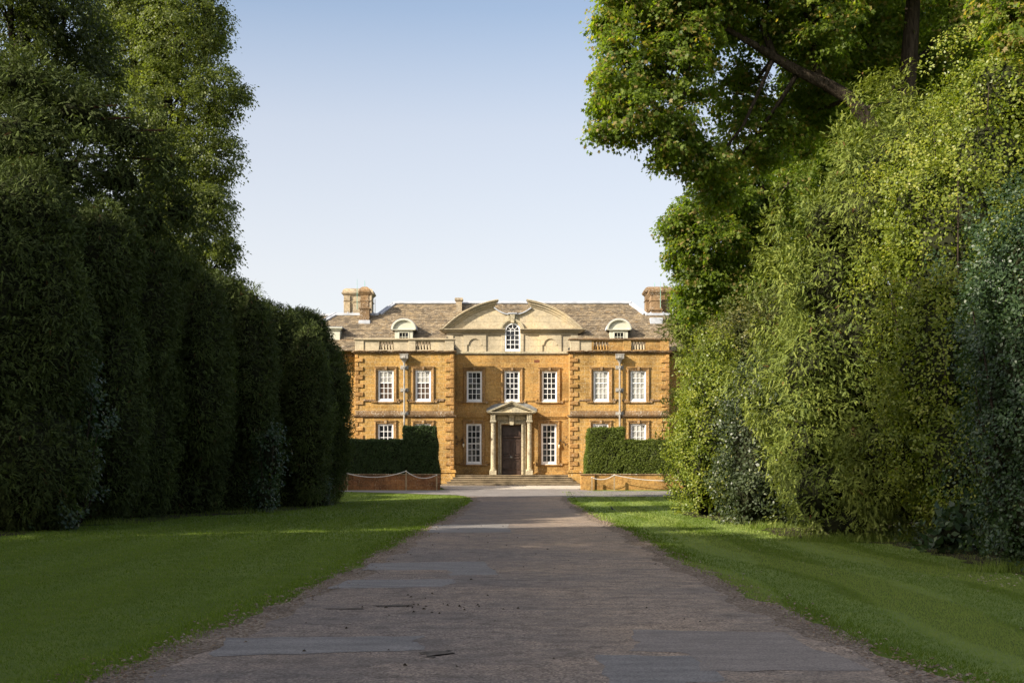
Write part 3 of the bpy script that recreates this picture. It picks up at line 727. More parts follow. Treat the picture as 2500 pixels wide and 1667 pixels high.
# dormers
def dormer(cx, arched=True, w=.62):
    mb = MB(); yf = 1.55; z0, z1 = Z(832,1.5), Z(806,1.5)
    mb.cbox(-w,-.36,yf,yf+.1,z0,z1,.01); mb.cbox(.36,w,yf,yf+.1,z0,z1,.01); mb.cbox(-.36,.36,yf,yf+.1,z1-.11,z1,.01)
    mb.box(-w,-w+.05,yf+.1,5.2,z0,z1); mb.box(w-.05,w,yf+.1,5.2,z0,z1)
    mb.cbox(-.39,-.30,yf-.03,yf+.05,z0,z1-.08,.01); mb.cbox(.30,.39,yf-.03,yf+.05,z0,z1-.08,.01); mb.cbox(-.30,.30,yf-.03,yf+.05,z1-.17,z1-.08,.01)
    if arched:
        R_, H_ = .84, Z(779,1.5)-z1-.04
        mb.cbox(-R_+.03,R_-.03,yf-.16,yf+.1,z1,z1+.05,.012)
        sc_ = H_/R_; n_ = 20
        def ell(r, t): return (r*R_*math.cos(t), z1+.05+r*R_*sc_*math.sin(t))
        tt = np.linspace(0, math.pi, n_+1)
        mb.prism([ell(.78,t) for t in tt], yf-.02, yf+.1)
        for r0, r1, pr in ((.78,.88,.09),(.88,1.0,.18)):
            for k in range(n_):
                mb.prism([ell(r0,tt[k]),ell(r1,tt[k]),ell(r1,tt[k+1]),ell(r0,tt[k+1])], yf-pr, yf+.1)
    else:
        mb.cbox(-w-.1,w+.1,yf-.12,yf+.1,z1,z1+.09,.015); mb.cbox(-w-.18,w+.18,yf-.2,yf+.1,z1+.09,z1+.20,.02)
    mb.box(-.02,.02,yf+.0,yf+.04,z0,z1-.17) if False else None
    for xx in (-.10,.10): mb.box(xx-.014,xx+.014,yf,yf+.04,z0,z1-.17)
    mb.box(-.30,.30,yf+.002,yf+.042,z1-.17-.30,z1-.17-.27)
    o = part(mb, 'dormer', M['cream_paint'])
    p = MB()
    for k in range(3):
        for j in range(2):
            zt = z1-.17-.285*j; d = random.gauss(0,.01); e = random.gauss(0,.01); x0_, x1_ = -.3+.2*k, -.1+.2*k
            p.quad((x0_,yf+.05-d-e,zt-.285),(x1_,yf+.05+d-e,zt-.285),(x1_,yf+.05+d+e,zt),(x0_,yf+.05-d+e,zt))
    part(p, 'pane', M['window_glass'], o, recalc=False)
    l_ = MB()
    if arched:
        for k in range(n_):
            l_.prism([ell(1.0,tt[k]),ell(1.05,tt[k]),ell(1.05,tt[k+1]),ell(1.0,tt[k+1])], yf-.15, yf+3.6)
        l_.prism([ell(.77,t) for t in tt], yf+.12, yf+3.6)
    else: l_.box(-w-.19,w+.19,yf-.21,yf+3.0,z1+.20,z1+.24)
    part(l_, 'dormer_roof', M['lead'], o)
    o.location = (cx, 0, 0); return o
dormer(X(985.7,1.5)); dormer(X(1511.3,1.5))
dormer(X(795,1.5), False, .98); dormer(X(1702,1.5), False, .98)

# chimneys
def chimney(mb, px0, px1, y0, y1, zb, zt, cap=.16, waist=None, dome=.30):
    x0, x1 = X(px0, y0), X(px1, y0); hh = zt-zb
    L = [(zb,.0),(zt-1.02,0),(zt-1.02,.05),(zt-.96,.05),(zt-.96,.0),(zt-.56,0),(zt-.56,.05),(zt-.48,.07),(zt-.48,cap*.7),(zt-.42,cap),(zt-.34,cap+.03),(zt-.34,cap-.04),(zt-.20,cap-.05),(zt-.08,cap-.14),(zt,cap-dome)]
    if waist is not None: L = [(zb,.06),(waist-.08,.06),(waist-.08,.11),(waist,.13),(waist+.06,.02),(waist+.06,0)] + L[1:]
    mb.loft_rect(x0, x1, y0, y1, L)
mb = MB(); chimney(mb, 840, 907.5, 8.0, 9.3, 11.0, Z(703.5,8.0))
for a, b in ((840,855),(893,907.5)): mb.cbox(X(a,8)-.01, X(b,8)+.01, 7.88, 8.05, 11.0, Z(703.5,8.0)-1.03, .01); mb.cbox(X(a,8)-.01, X(b,8)+.01, 7.88, 8.05, Z(703.5,8.0)-.95, Z(703.5,8.0)-.57, .01)
ch1 = part(mb, 'chimney', M['chimney_stone'], label='broad pale stone chimney with a domed cap')
mb = MB(); chimney(mb, 880.5, 899.5, 3.7, 4.4, 10.9, Z(699.5,3.7), .14, Z(752,3.7), .26)
part(mb, 'chimney', M['weathered_stone'], label='slender brown stone chimney with a stepped foot')
for a, b, t in ((876,904,782),(1587,1618,776)):
    mb = MB(); mb.cbox(X(a,3.6), X(b,3.6), 3.45, 4.6, Z(789,3.6)-.1, Z(t,3.6), .02); part(mb, 'lead_flashing', M['lead'])
mb = MB(); chimney(mb, 1577.5, 1640, 7.2, 8.5, 11.0, Z(699.5,7.2), .16, Z(762,7.2)); part(mb, 'chimney', M['weathered_stone'], label='broad brown stone chimney with a domed cap')
mb = MB(); chimney(mb, 1590, 1614, 5.2, 6.6, 10.9, Z(699.5,5.2), .14, Z(755.5,5.2), .24); part(mb, 'chimney', M['weathered_stone'], label='brown stone chimney pier before a broad stack')
mb = MB(); x0, x1 = X(1113,5.0), X(1127.5,5.0); zt = Z(727,5.0)
mb.loft_rect(x0, x1, 5.0, 5.5, [(11.4,.03),(Z(763,5),.03),(Z(763,5),0),(zt-.25,0),(zt-.20,.07),(zt-.10,.09),(zt,.06)]); part(mb, 'chimney', M['chimney_stone'], label='small plain pale chimney beside the pediment')
mb = MB()
for px, y, a, b in ((872,7.6,755,681),(890.5,4.0,700,684),(1612.5,5.0,752,688),(1598,6.0,700,689)):
    mb = MB(); x_ = X(px,y); mb.tube([(x_,y,Z(a,y)),(x_,y,Z((a+b)/2,y)),(x_,y,Z(b,y))], [.022,.018,.010], 5); part(mb, 'lightning_rod', M['verdigris'])

# rainwater pipes
def downpipe(px, hop):
    mb = MB(); x = X(px)
    mb.loft_rect(x-.20, x+.20, -.42, .0, [(Z(881),-.06),(Z(876.5),.02),(Z(876.5),.07),(Z(868),.07),(Z(866.5),.10),(Z(865),.10)])
    mb.cbox(x-.13,x+.13,-.52,-.40,Z(876),Z(868.5),.03)
    mb.lathe(x, -.20, [(.17,Z(881)),(.12,Z(883.5)),(.075,Z(886)),(.06,Z(890))], 10)
    mb.tube([(x,-.20,Z(889)),(x,-.20,.25)], .062, 10)
    for a in (897,952,1010,1075): mb.cbox(x-.27,x+.27,-.06,.03,Z(a+4.5),Z(a-4.5),.01); mb.cbox(x-.09,x+.09,-.275,-.05,Z(a+2.5),Z(a-2.5),.02)
    return part(mb, 'downpipe', M['lead_pipe'])
downpipe(987.5, 0); downpipe(1512.5, 0)

# doorcase
mb = MB(); D = RC
def p5(x, y, d=RC): return (X(1060+x*.1786, d), Z(940+y*.1786, d))
mb.cbox(p5(872,0)[0], p5(897,0)[0], D-.10, D+.05, p5(0,1224)[1], p5(0,487)[1], .02); mb.cbox(p5(1224,0)[0], p5(1250,0)[0], D-.10, D+.05, p5(0,1224)[1], p5(0,487)[1], .02)
mb.cbox(p5(897,0)[0], dx0-.0, D-.17, D+.05, p5(0,1224)[1], p5(0,505)[1], .03); mb.cbox(dx1, p5(1224,0)[0], D-.17, D+.05, p5(0,1224)[1], p5(0,505)[1], .03)
mb.cbox(p5(897,0)[0], p5(1224,0)[0], D-.10, D+.05, p5(0,505)[1], p5(0,487)[1], .02); mb.cbox(dx0, dx1, D-.17, D+.05, p5(0,536)[1]+.005, p5(0,505)[1], .03)
mb.box(p5(772,0)[0], p5(1345,0)[0], D-.05, D+.05, p5(0,485)[1], p5(0,405)[1])
mb.cbox(p5(855,0)[0], p5(1015,0)[0], D-.12, D, p5(0,474)[1], p5(0,420)[1], .03); mb.cbox(p5(1100,0)[0], p5(1255,0)[0], D-.12, D, p5(0,474)[1], p5(0,420)[1], .03)
mb.prism([p5(1022,425),p5(1094,425),p5(1084,545),p5(1034,545)], D-.34, D-.02); mb.cbox(p5(1014,0)[0], p5(1100,0)[0], D-.38, D, p5(0,425)[1], p5(0,408)[1], .02)
# pilaster responds behind the columns
mb.cbox(p5(776,0)[0], p5(842,0)[0], D-.12, D+.03, p5(0,1224)[1], p5(0,486)[1], .02); mb.cbox(p5(1272,0)[0], p5(1336,0)[0], D-.12, D+.03, p5(0,1224)[1], p5(0,486)[1], .02)
doorcase = part(mb, 'doorcase', M['mossy_limestone'])
cd = D-.55; colp = None
zb_, zt_ = Z(1159.2,D)-0.0, p5(0,488)[1]
for xx in (806, 1302):
    x = p5(xx,0,cd)[0]
    if colp is None:
        mb = MB(); h = zt_-zb_
        mb.cbox(-.245,.245,cd-.245,cd+.245,0,.30,.03)
        mb.lathe(0, cd, [(.235,.30),(.245,.34),(.235,.38),(.19,.40),(.20,.43),(.175,.45),(.168,.48),(.170,.9),(.165,1.6),(.155,2.3),(.142,h-.34),(.165,h-.33),(.165,h-.29),(.145,h-.28),(.145,h-.20),(.19,h-.13),(.20,h-.11)], 20)
        mb.cbox(-.215,.215,cd-.215,cd+.215,h-.11,h,.012)
        e0 = h; e1 = p5(0,408)[1]-zb_
        mb.cbox(-.17,.17,cd-.17,D-.06,e0,e1,.012)
        for t in (-.11,0,.11): mb.box(t-.03,t+.03,cd-.195,cd-.16,e0+.08,e1-.03)
        colp = part(mb, 'column', M['mossy_limestone'], doorcase, smooth=False); o = colp
    else: o = colp.copy(); COL.objects.link(o); o.parent = doorcase
    o.location = (x, 0, zb_)
mb = MB(); yf = cd-.30
L_, R_ = p5(745,0,cd)[0], p5(1375,0,cd)[0]; zb2 = p5(0,406)[1]
mb.cbox(L_+.20, R_-.20, yf+.10, D+.02, zb2, zb2+.05, .012); mb.cbox(L_+.05, R_-.05, yf+.02, D+.02, zb2+.05, zb2+.11, .015); mb.cbox(L_-.08, R_+.08, yf-.06, D+.02, zb2+.11, zb2+.17, .015)
ap = p5(1065,222,cd); tb = zb2+.17; mid = (L_+R_)/2
mb.prism([(L_+.35,tb),(R_-.35,tb),(mid,ap[1]-.30)], yf+.16, D+.02)
for s, E_ in ((-1,L_-.12),(1,R_+.12)):
    sp = (ap[1]-tb)/(mid-E_) if s < 0 else (ap[1]-tb)/(E_-mid)
    for off, th, pr in ((0,.06,-.08),(.06,.09,.0),(.15,.10,.08)):
        mb.prism([(E_,tb-off*.2),(E_,tb+.001) if False else (E_,tb+.02),(mid,ap[1]-off),(mid,ap[1]-off-th),(E_+(-s)*th/sp*1.2,tb-.001)], yf+pr, D+.02)
part(mb, 'door_pediment', M['mossy_limestone'], doorcase)
mb = MB()
for s, E_ in ((-1,L_-.16),(1,R_+.16)):
    mb.prism([(E_,tb+.03),(mid,ap[1]+.005),(mid,ap[1]+.05),(E_,tb+.07)], yf-.06, D+.01)
    mb.prism([(E_+s*-.05,tb+.10),(mid+s*.25,ap[1]+.02),(E_+s*-.5,tb+.55),(E_-s*-.0+s*.02,tb+.25)], D-.05, D+.01)
part(mb, 'door_pediment_roof', M['weathered_lead'], doorcase)

# door
mb = MB(); yd = RC+.24
mb.box(dx0+.003, dx1-.003, yd, yd+.08, dz0, dz1-.003)
def frame(x0, x1, z0, z1, t=.05, pr=.035):
    mb.cbox(x0,x0+t,yd-pr,yd+.01,z0,z1,.01); mb.cbox(x1-t,x1,yd-pr,yd+.01,z0,z1,.01); mb.cbox(x0+t,x1-t,yd-pr,yd+.01,z0,z0+t,.01); mb.cbox(x0+t,x1-t,yd-pr,yd+.01,z1-t,z1,.01)
def pd(x, y): return p5(x, y, RC+.24)
frame(pd(935,0)[0], pd(1175,0)[0], pd(0,690)[1], pd(0,562)[1])
mb.cbox(pd(924,0)[0], pd(1186,0)[0], yd-.10, yd+.02, pd(0,722)[1], pd(0,700)[1], .02)
for a, b in ((940,1044),(1066,1172)):
    frame(pd(a,0)[0], pd(b,0)[0], pd(0,938)[1], pd(0,758)[1]); frame(pd(a,0)[0], pd(b,0)[0], pd(0,1140)[1], pd(0,1022)[1])
for a, b in ((942,1030),(1076,1166)):
    mb.cbox(pd(a,0)[0], pd(b,0)[0], yd-.05, yd+.01, pd(0,968)[1], pd(0,950)[1], .02); mb.cbox(pd(a,0)[0], pd(b,0)[0], yd-.05, yd+.01, pd(0,1008)[1], pd(0,988)[1], .02)
mb.cbox(pd(940,0)[0], pd(1170,0)[0], yd-.04, yd+.01, pd(0,1162)[1], pd(0,1148)[1], .02); mb.cbox(pd(1048,0)[0], pd(1060,0)[0], yd-.03, yd+.01, pd(0,1140)[1], pd(0,758)[1], .01)
for a, b in ((921,934),(1176,1190)): mb.cbox(pd(a,0)[0], pd(b,0)[0], yd-.03, yd+.01, pd(0,1222)[1], pd(0,545)[1], .01)
door = part(mb, 'door', M['door_wood'])
mb = MB(); kx, kz = pd(1052,985); mb.lathe(0, 0, [(.09,0),(.10,.02),(.05,.03),(.03,.06),(.06,.09),(.065,.12),(.03,.15)], 14)
kn = part(mb, 'door_knob', M['weathered_lead'], door, smooth=True); kn.location = (kx, yd, kz); kn.rotation_euler = (math.radians(90), 0, 0)

# steps
sp = None
for k, (a, b, yfr) in enumerate(((1108.8,1390.4,-.06),(1104,1394,-.36),(1098,1400.5,-.66),(1089,1410,-.96),(1075,1416,-1.26))):
    mb = MB(); zt = Z(1159.4,0)-k*.141; x0, x1 = X(a,yfr), X(b,yfr)
    n_ = 7; xs_ = np.linspace(x0, x1, n_+1); 
    back = RC+.02 if k == 0 else yfr+.34
    for i in range(n_):
        j = random.uniform(-.012,.012); mb.cbox(xs_[i]+.003, xs_[i+1]-.003, yfr+j, back if k == 0 else back, zt-.052+random.uniform(-.004,.004), zt+random.uniform(-.006,.004), .012)
    mb.box(x0+.06, x1-.06, yfr+.06, yfr+.34 if k else RC, zt-.16, zt-.05)
    part(mb, 'doorstep', M['step_stone'])

# scrolled lamp brackets
def wall_lamp(sx):
    mb = MB(); y = RC-.02
    def pz(px, py): return (X(px,RC), Z(py,RC))
    if sx > 0: base = lambda x, z: (X(1280+x*.0638,RC), Z(1040+z*.0638,RC))
    else: base = lambda x, z: (X(2*1248.2-(1280+x*.0638),RC), Z(1040+z*.0638-2,RC))
    def stroke(pts, r=.013, yy=-.30, closed=False):
        P_ = [(base(*p)[0], RC+yy*((1 if True else 0)), base(*p)[1]) for p in pts]; mb.tube(P_, r, 5)
    c, R_ = (1620,580), 85
    stroke([(c[0]+R_*math.cos(t), c[1]+R_*1.25*math.sin(t)) for t in np.linspace(-2.5, 2.9, 26)], .014, -.12)
    stroke([(1535,600),(1480,630),(1430,600),(1395,555),(1355,560),(1330,600),(1325,650)], .015, -.14)
    stroke([(1530,540),(1510,530),(1520,500)], .012, -.12)
    stroke([(1700,400),(1706,560),(1700,730)], .018, -.04)
    stroke([(1690,560),(1706,560)], .02, -.08)
    for p in ((1600,428),(1385,530),(1575,718)):
        x, z = base(*p); mb.lathe(x, RC-.12, [(.01,z-.05),(.045,z-.02),(.05,z+.01),(.02,z+.045),(.005,z+.06)], 8)
    for p, q_ in (((1600,440),(1610,475)),((1575,700),(1600,685))): stroke([p, q_], .01, -.12)
    x, z = base(1330,650); mb.lathe(x, RC-.14, [(.05,z-.10),(.055,z-.04),(.03,z+.0),(.015,z+.04)], 10)
    mb.box(base(1700,0)[0]-.02, base(1700,0)[0]+.02, RC-.14, RC+.01, base(0,570)[1], base(0,555)[1])
    o = part(mb, 'wall_lamp', M['black_iron'])
    g = MB(); g.lathe(x, RC-.14, [(.02,z-.36),(.045,z-.30),(.07,z-.22),(.075,z-.16),(.055,z-.10)], 12); part(g, 'lamp_globe', M['lantern_glass'], o, smooth=True)
wall_lamp(1); wall_lamp(-1)
for s, xx in ((1,292),(-1,1845)):
    mb = MB(); x, z = q(xx, 965); mb.cbox(x-.09,x+.09,RC-.30,RC-.14,z-.07,z+.06,.02); mb.tube([(x,RC-.2,z+.05),(x-s*.06,RC-.1,z+.14),(x-s*.12,RC+.02,z+.10)], .02, 5)
    part(mb, 'floodlight', M['black_iron'])
mb = MB(); a, b = q(1367,1149), q(1440,1111); mb.cbox(a[0], b[0], RC-.006, RC+.04, a[1], b[1], .003); part(mb, 'air_brick', M['air_brick'])
# ------------------------------------------------------------------ low walls, clipped hedges, posts and ropes
def gx(px, y): return (px-CX)*y/F
def gzz_(py, y): return EYE+(HY-py)*y/F
WY = 82.0
def low_wall(x0, x1, pier_end, m, label):
    root = empty('garden_wall', ((x0+x1)/2, WY, gz(WY))); tag(root, label, 'wall'); ox = (x0+x1)/2; h = gzz_(1157.5, WY)-gz(WY); a, b = x0-ox, x1-ox
    mb = MB(); pw = .86
    if pier_end > 0: mb.cbox(b-pw, b, -.10, .50, -.35, h-.05, .02); mb.box(a, b-pw-.001, 0, .40, -.35, h-.05)
    else: mb.cbox(a, a+pw, -.10, .50, -.35, h-.05, .02); mb.box(a+pw+.001, b, 0, .40, -.35, h-.05)
    mb.build('wall_face', M[m], root)
    mb = MB()
    if pier_end > 0: mb.cbox(a, b-pw-.03, -.06, .46, h-.05, h+.03, .02); mb.cbox(b-pw-.03, b+.05, -.16, .55, h-.05, h+.03, .02)
    else: mb.cbox(a+pw+.03, b, -.06, .46, h-.05, h+.03, .02); mb.cbox(a-.05, a+pw+.03, -.16, .55, h-.05, h+.03, .02)
    mb.build('coping', M['weathered_stone'], root)
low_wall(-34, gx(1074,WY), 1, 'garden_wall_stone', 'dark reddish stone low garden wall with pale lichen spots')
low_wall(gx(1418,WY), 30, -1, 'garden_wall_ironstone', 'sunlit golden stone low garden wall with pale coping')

def post(px, top, label, bot=None, r=.04):
    y = 81.5; x = gx(px, y); z = gzz_(top, y); g = gz(y)
    mb = MB(); mb.loft_rect(-r, r, -r, r, [(-.2,0),(z-g-.03,0),(z-g,-.015)])
    o = mb.build('rope_post', M['post_wood'], None, loc=(x, y, g)); tag(o, label, 'post', 'rope posts before the garden walls'); return (x, y-.05, z-.05)
pA = post(848, 1153, 'thin wooden rope post nearest the dark yews'); pB = post(991.5, 1147.5, 'tall wooden rope post before the dark red wall')
pC = post(1066, 1157, 'short wooden rope post at the pier of the dark red wall')
pD = post(1445, 1163, 'short wooden rope post at the pier of the golden wall'); pE = post(1499.7, 1157, 'tall pale wooden rope post before the golden wall')
pF = (gx(1690,81.5), 81.4, gzz_(1168,81.5)); pZ = (gx(740,81.5), 81.4, gzz_(1160,81.5))
def rope(pairs, label):
    mb = MB()
    for a, b, sag in pairs:
        mb.tube([(a[0]+(b[0]-a[0])*t, a[1], a[2]+(b[2]-a[2])*t-4*sag*t*(1-t)) for t in np.linspace(0,1,18)], .020, 5)
    for p in {q_ for pr in pairs for q_ in (pr[0], pr[1])}: mb.lathe(p[0], p[1], [(.02,p[2]-.03),(.035,p[2]),(.02,p[2]+.03)], 6)
    o = mb.build('rope', M['rope'], None); tag(o, label, 'rope')
rope([(pZ,pA,.22),(pA,pB,.30),(pB,pC,.31)], 'white rope sagging between posts before the dark red wall')
rope([(pD,pE,.20),(pE,pF,.22)], 'white rope sagging between posts before the golden wall')

# small black bird standing on the lawn
mb = MB(); rings = [(-.075,.030,.004),(-.05,.033,.020),(-.02,.040,.034),(.01,.052,.038),(.03,.068,.032),(.042,.085,.024),(.052,.098,.022),(.062,.106,.018),(.072,.107,.009),(.080,.106,.004),(.095,.104,.001)]
seg = 10; vs = []
for x_, z_, r_ in rings:
    for k in range(seg): a = 2*math.pi*k/seg; vs.append((x_+ .25*r_*math.sin(a), r_*math.cos(a), z_+r_*math.sin(a)))
fs = [(i*seg+k, i*seg+(k+1)%seg, (i+1)*seg+(k+1)%seg, (i+1)*seg+k) for i in range(len(rings)-1) for k in range(seg)]
mb.add(vs, fs + [tuple(range(seg-1,-1,-1))])
mb.prism([(-.06,.025),(-.06,.040),(-.13,.012),(-.13,.004)], -.014, .014)
for s in (-1,1): mb.tube([(.0,s*.012,.02),(.004,s*.014,0),(.02,s*.016,-.002)], .003, 4)
by_ = F*EYE/(1245-HY)
bird = mb.build('bird', M['bird_black'], None, smooth=True, loc=(gx(1494.5,by_), by_, gz(by_)+.004)); bird.rotation_euler = (0,0,2.2)
bird.scale = (1.25,1.25,1.25)
tag(bird, 'small black bird standing alone on the striped lawn', 'bird')
# ------------------------------------------------------------------ foliage
def unit(v): return v/np.maximum(np.linalg.norm(v, axis=-1, keepdims=True), 1e-9)
T_BROAD = (np.array([(0,0,0),(.30,.40,.07),(0,1,-.10),(-.30,.40,.07)], float), None)
T_OVAL = (np.array([(0,0,0),(.24,.22,.05),(.30,.55,.05),(0,1,-.08),(-.30,.55,.05),(-.24,.22,.05)], float), None)
T_MAPLE = (np.array([(0,0,0),(.42,.06,-.04),(.26,.30,.03),(.62,.55,-.08),(.22,.62,.03),(0,1,-.08),(-.22,.62,.03),(-.62,.55,-.08),(-.26,.30,.03),(-.42,.06,-.04)], float), None)
def _spray(teeth, hw):
    r = [(0.02,0,0)]; 
    for i in range(teeth):
        t0 = (i+.55)/(teeth+.8); t1 = (i+1)/(teeth+.8); w = hw*(1-.55*t0)*(0.75+.25*math.sin(i*2.1))
        r.append((w, t0+.10, 0)); r.append((.035, t1, 0))
    r.append((0,1,0)); l = [(-x,y,z) for x,y,z in r[-2:0:-1]]+[(-.02,0,0)]
    a = np.array(r+l, float); a[:,2] = -.22*a[:,1]**2 - .25*np.abs(a[:,0]); return a
T_YEW = (_spray(4, .27), None)
T_YEWL = (_spray(3, .27), None)
T_BLADE = (np.array([(-.5,0,0),(.5,0,0),(.0,1,.0)], float), None)

class Cloud:
    """many small leaves collected into one mesh"""
    def __init__(self): self.V = []; self.L = []; self.T = []; self.R = []; self.n = 0; self.core_faces = []
    def add(self, tmpl, P, axis, nrm, size, rnd):
        if len(P) == 0: return
        t = tmpl[0]; k = len(t); a = unit(axis); n_ = unit(nrm-(nrm*a).sum(-1, keepdims=True)*a); s = np.cross(n_, a)
        size = np.broadcast_to(size, (len(P),))[:,None,None]
        V = P[:,None,:] + size*(t[None,:,0:1]*s[:,None,:] + t[None,:,1:2]*a[:,None,:] + t[None,:,2:3]*n_[:,None,:])
        N = len(P); self.V.append(V.reshape(-1,3)); self.L.append((np.arange(N*k)+self.n)); self.T.append(np.full(N, k))
        self.R.append(np.repeat(rnd, k)); self.n += N*k
    def solid(self, V, quads, rnd):
        self.core_faces.append((sum(len(t) for t in self.T), len(quads)))
        self.V.append(V); q_ = np.asarray(quads); self.L.append(q_.reshape(-1)+self.n); self.T.append(np.full(len(q_), q_.shape[1])); self.R.append(np.full(len(V), rnd) if np.isscalar(rnd) else rnd); self.n += len(V)
    def build(self, name, mat, parent, origin):
        V = (np.concatenate(self.V)-np.asarray(origin)).astype(np.float32); L = np.concatenate(self.L).astype(np.int32); T = np.concatenate(self.T).astype(np.int32)
        me = bpy.data.meshes.new(name); me.vertices.add(len(V)); me.vertices.foreach_set('co', V.reshape(-1))
        me.loops.add(len(L)); me.loops.foreach_set('vertex_index', L)
        me.polygons.add(len(T)); st = np.concatenate([[0], np.cumsum(T)[:-1]]).astype(np.int32); me.polygons.foreach_set('loop_start', st)
        try: me.polygons.foreach_set('loop_total', T)
        except Exception: pass
        at_ = me.attributes.new('leaf_tone', 'FLOAT', 'POINT'); at_.data.foreach_set('value', np.concatenate(self.R).astype(np.float32))
        me.materials.append(mat)
        if self.core_faces:
            me.materials.append(M['shade_core']); mi = np.zeros(len(T), np.int32)
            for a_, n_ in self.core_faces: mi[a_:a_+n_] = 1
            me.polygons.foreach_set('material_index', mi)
        me.update(calc_edges=True)
        o = bpy.data.objects.new(name, me); COL.objects.link(o); o.parent = parent
        return o

def leaf_mat(name, stops, trans, tf=0.35, rough=0.5, spec=0.4, hue_noise=True):
    k = NT(name); a = k.n('Attribute'); a.attribute_name = 'leaf_tone'
    col = k.ramp(a.outputs['Fac'], stops)
    k.set(col, rough, spec)
    tr = k.n('BsdfTranslucent'); tcol = k.mix(1.0, col, trans, 'MULTIPLY'); k.l(tcol, tr.inputs[0])
    mx = k.n('MixShader'); mx.inputs[0].default_value = tf; k.l(k.b.outputs[0], mx.inputs[1]); k.l(tr.outputs[0], mx.inputs[2]); k.l(mx.outputs[0], k.out.inputs[0])
    M[name] = k.m
leaf_mat('yew_shade', [(0,(0.046,0.056,0.022)),(.55,(0.074,0.096,0.030)),(.85,(0.110,0.145,0.036)),(.97,(0.11,0.13,0.04)),(1,(0.10,0.06,0.025))], (1.2,1.3,.7), .18, .7, .08)  # yew green darkened, shade painted into the colour
leaf_mat('yew_lit', [(0,(0.056,0.086,0.020)),(.5,(0.155,0.192,0.036)),(.9,(0.265,0.295,0.064)),(.985,(0.14,0.17,0.05)),(1,(0.16,0.075,0.03))], (1.4,1.4,.5), .28, .6, .2)  # same foliage with sunlight painted into the green
leaf_mat('maple_leaf', [(0,(0.056,0.094,0.015)),(.55,(0.118,0.160,0.021)),(.88,(0.185,0.215,0.028)),(.93,(0.20,0.17,0.05)),(1,(0.26,0.19,0.075))], (2.4,2.5,.7), .50, .5, .3)
leaf_mat('lime_leaf', [(0,(0.062,0.082,0.022)),(.6,(0.118,0.142,0.032)),(1,(0.21,0.225,0.050))], (2.4,2.5,.9), .40, .5, .35)
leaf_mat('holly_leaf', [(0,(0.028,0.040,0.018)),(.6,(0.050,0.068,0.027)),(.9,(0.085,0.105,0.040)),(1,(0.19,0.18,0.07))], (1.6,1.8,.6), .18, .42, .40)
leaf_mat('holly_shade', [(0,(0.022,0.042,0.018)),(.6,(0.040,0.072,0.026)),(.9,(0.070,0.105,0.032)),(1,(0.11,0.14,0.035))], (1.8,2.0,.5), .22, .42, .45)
leaf_mat('laurel_leaf', [(0,(0.058,0.094,0.015)),(.5,(0.165,0.200,0.024)),(.9,(0.29,0.29,0.042)),(1,(0.20,0.19,0.06))], (1.9,2.0,.5), .34, .42, .35)
leaf_mat('variegated_leaf', [(0,(0.055,0.070,0.020)),(.5,(0.10,0.115,0.030)),(.75,(0.18,0.165,0.055)),(1,(0.28,0.24,0.09))], (1.5,1.5,.6), .28, .45, .35)
leaf_mat('lime_shade', [(0,(0.034,0.046,0.013)),(.6,(0.058,0.074,0.018)),(1,(0.12,0.14,0.03))], (2.2,2.3,.8), .40, .5, .3)  # lime leaf coloured darker, standing in for shade on one tree
leaf_mat('clipped_shade', [(0,(0.018,0.032,0.010)),(.6,(0.034,0.060,0.014)),(1,(0.060,0.095,0.020))], (1.3,1.4,.6), .2, .6, .25)  # clipped yew with shade painted into its green
leaf_mat('clipped_lit', [(0,(0.060,0.085,0.012)),(.6,(0.110,0.145,0.020)),(1,(0.17,0.195,0.030))], (1.5,1.5,.5), .30, .6, .25)  # same clipped yew with sunshine painted into its green
leaf_mat('grass_blade', [(0,(0.078,0.120,0.013)),(.45,(0.140,0.200,0.026)),(.75,(0.210,0.265,0.066)),(1,(0.26,0.27,0.08))], (1.6,1.7,.6), .35, .6, .25)

plain('shade_core', (0.022,0.024,0.013), 1.0, 0.0, var=0.5, vs=4.0, bump=1.0, bs=6)  # near-black solid core, painting the shade deep between leaves

def lobe_points(n_, c, r, p=2.0, tmin=1.0, tmax=1.0):
    """points on (or inside) a superellipsoid, roughly even over its area; returns points, outward normals"""
    out_p = []; out_n = []; have = 0; r = np.asarray(r, float)
    while have < n_:
        d = unit(rng.normal(size=(n_*3+30,3)))
        t = (np.abs(d)**p).sum(1)**(-1/p); s = d*t[:,None]
        nn = unit(np.sign(s)*np.abs(s)**(p-1)/r); w = np.linalg.norm(np.sign(s)*np.abs(s)**(p-1)/r, axis=1)*t**2
        keep = rng.random(len(w)) < w/np.percentile(w, 97)
        out_p.append(s[keep]); out_n.append(nn[keep]); have += keep.sum()
    s = np.concatenate(out_p)[:n_]; nn = np.concatenate(out_n)[:n_]
    f = rng.uniform(tmin**2, tmax**2, (n_,1))**.5
    return np.asarray(c)+s*r*f, nn
def inside(P, lobes, shrink=.9):
    m = np.zeros(len(P), bool)
    for c, r, p in lobes: m |= ((np.abs((P-np.asarray(c))/(np.asarray(r)*shrink))**p).sum(1) < 1)
    return m
def area(r):
    a, b, c = r; p = 1.6; return 4*math.pi*(((a*b)**p+(a*c)**p+(b*c)**p)/3)**(1/p)
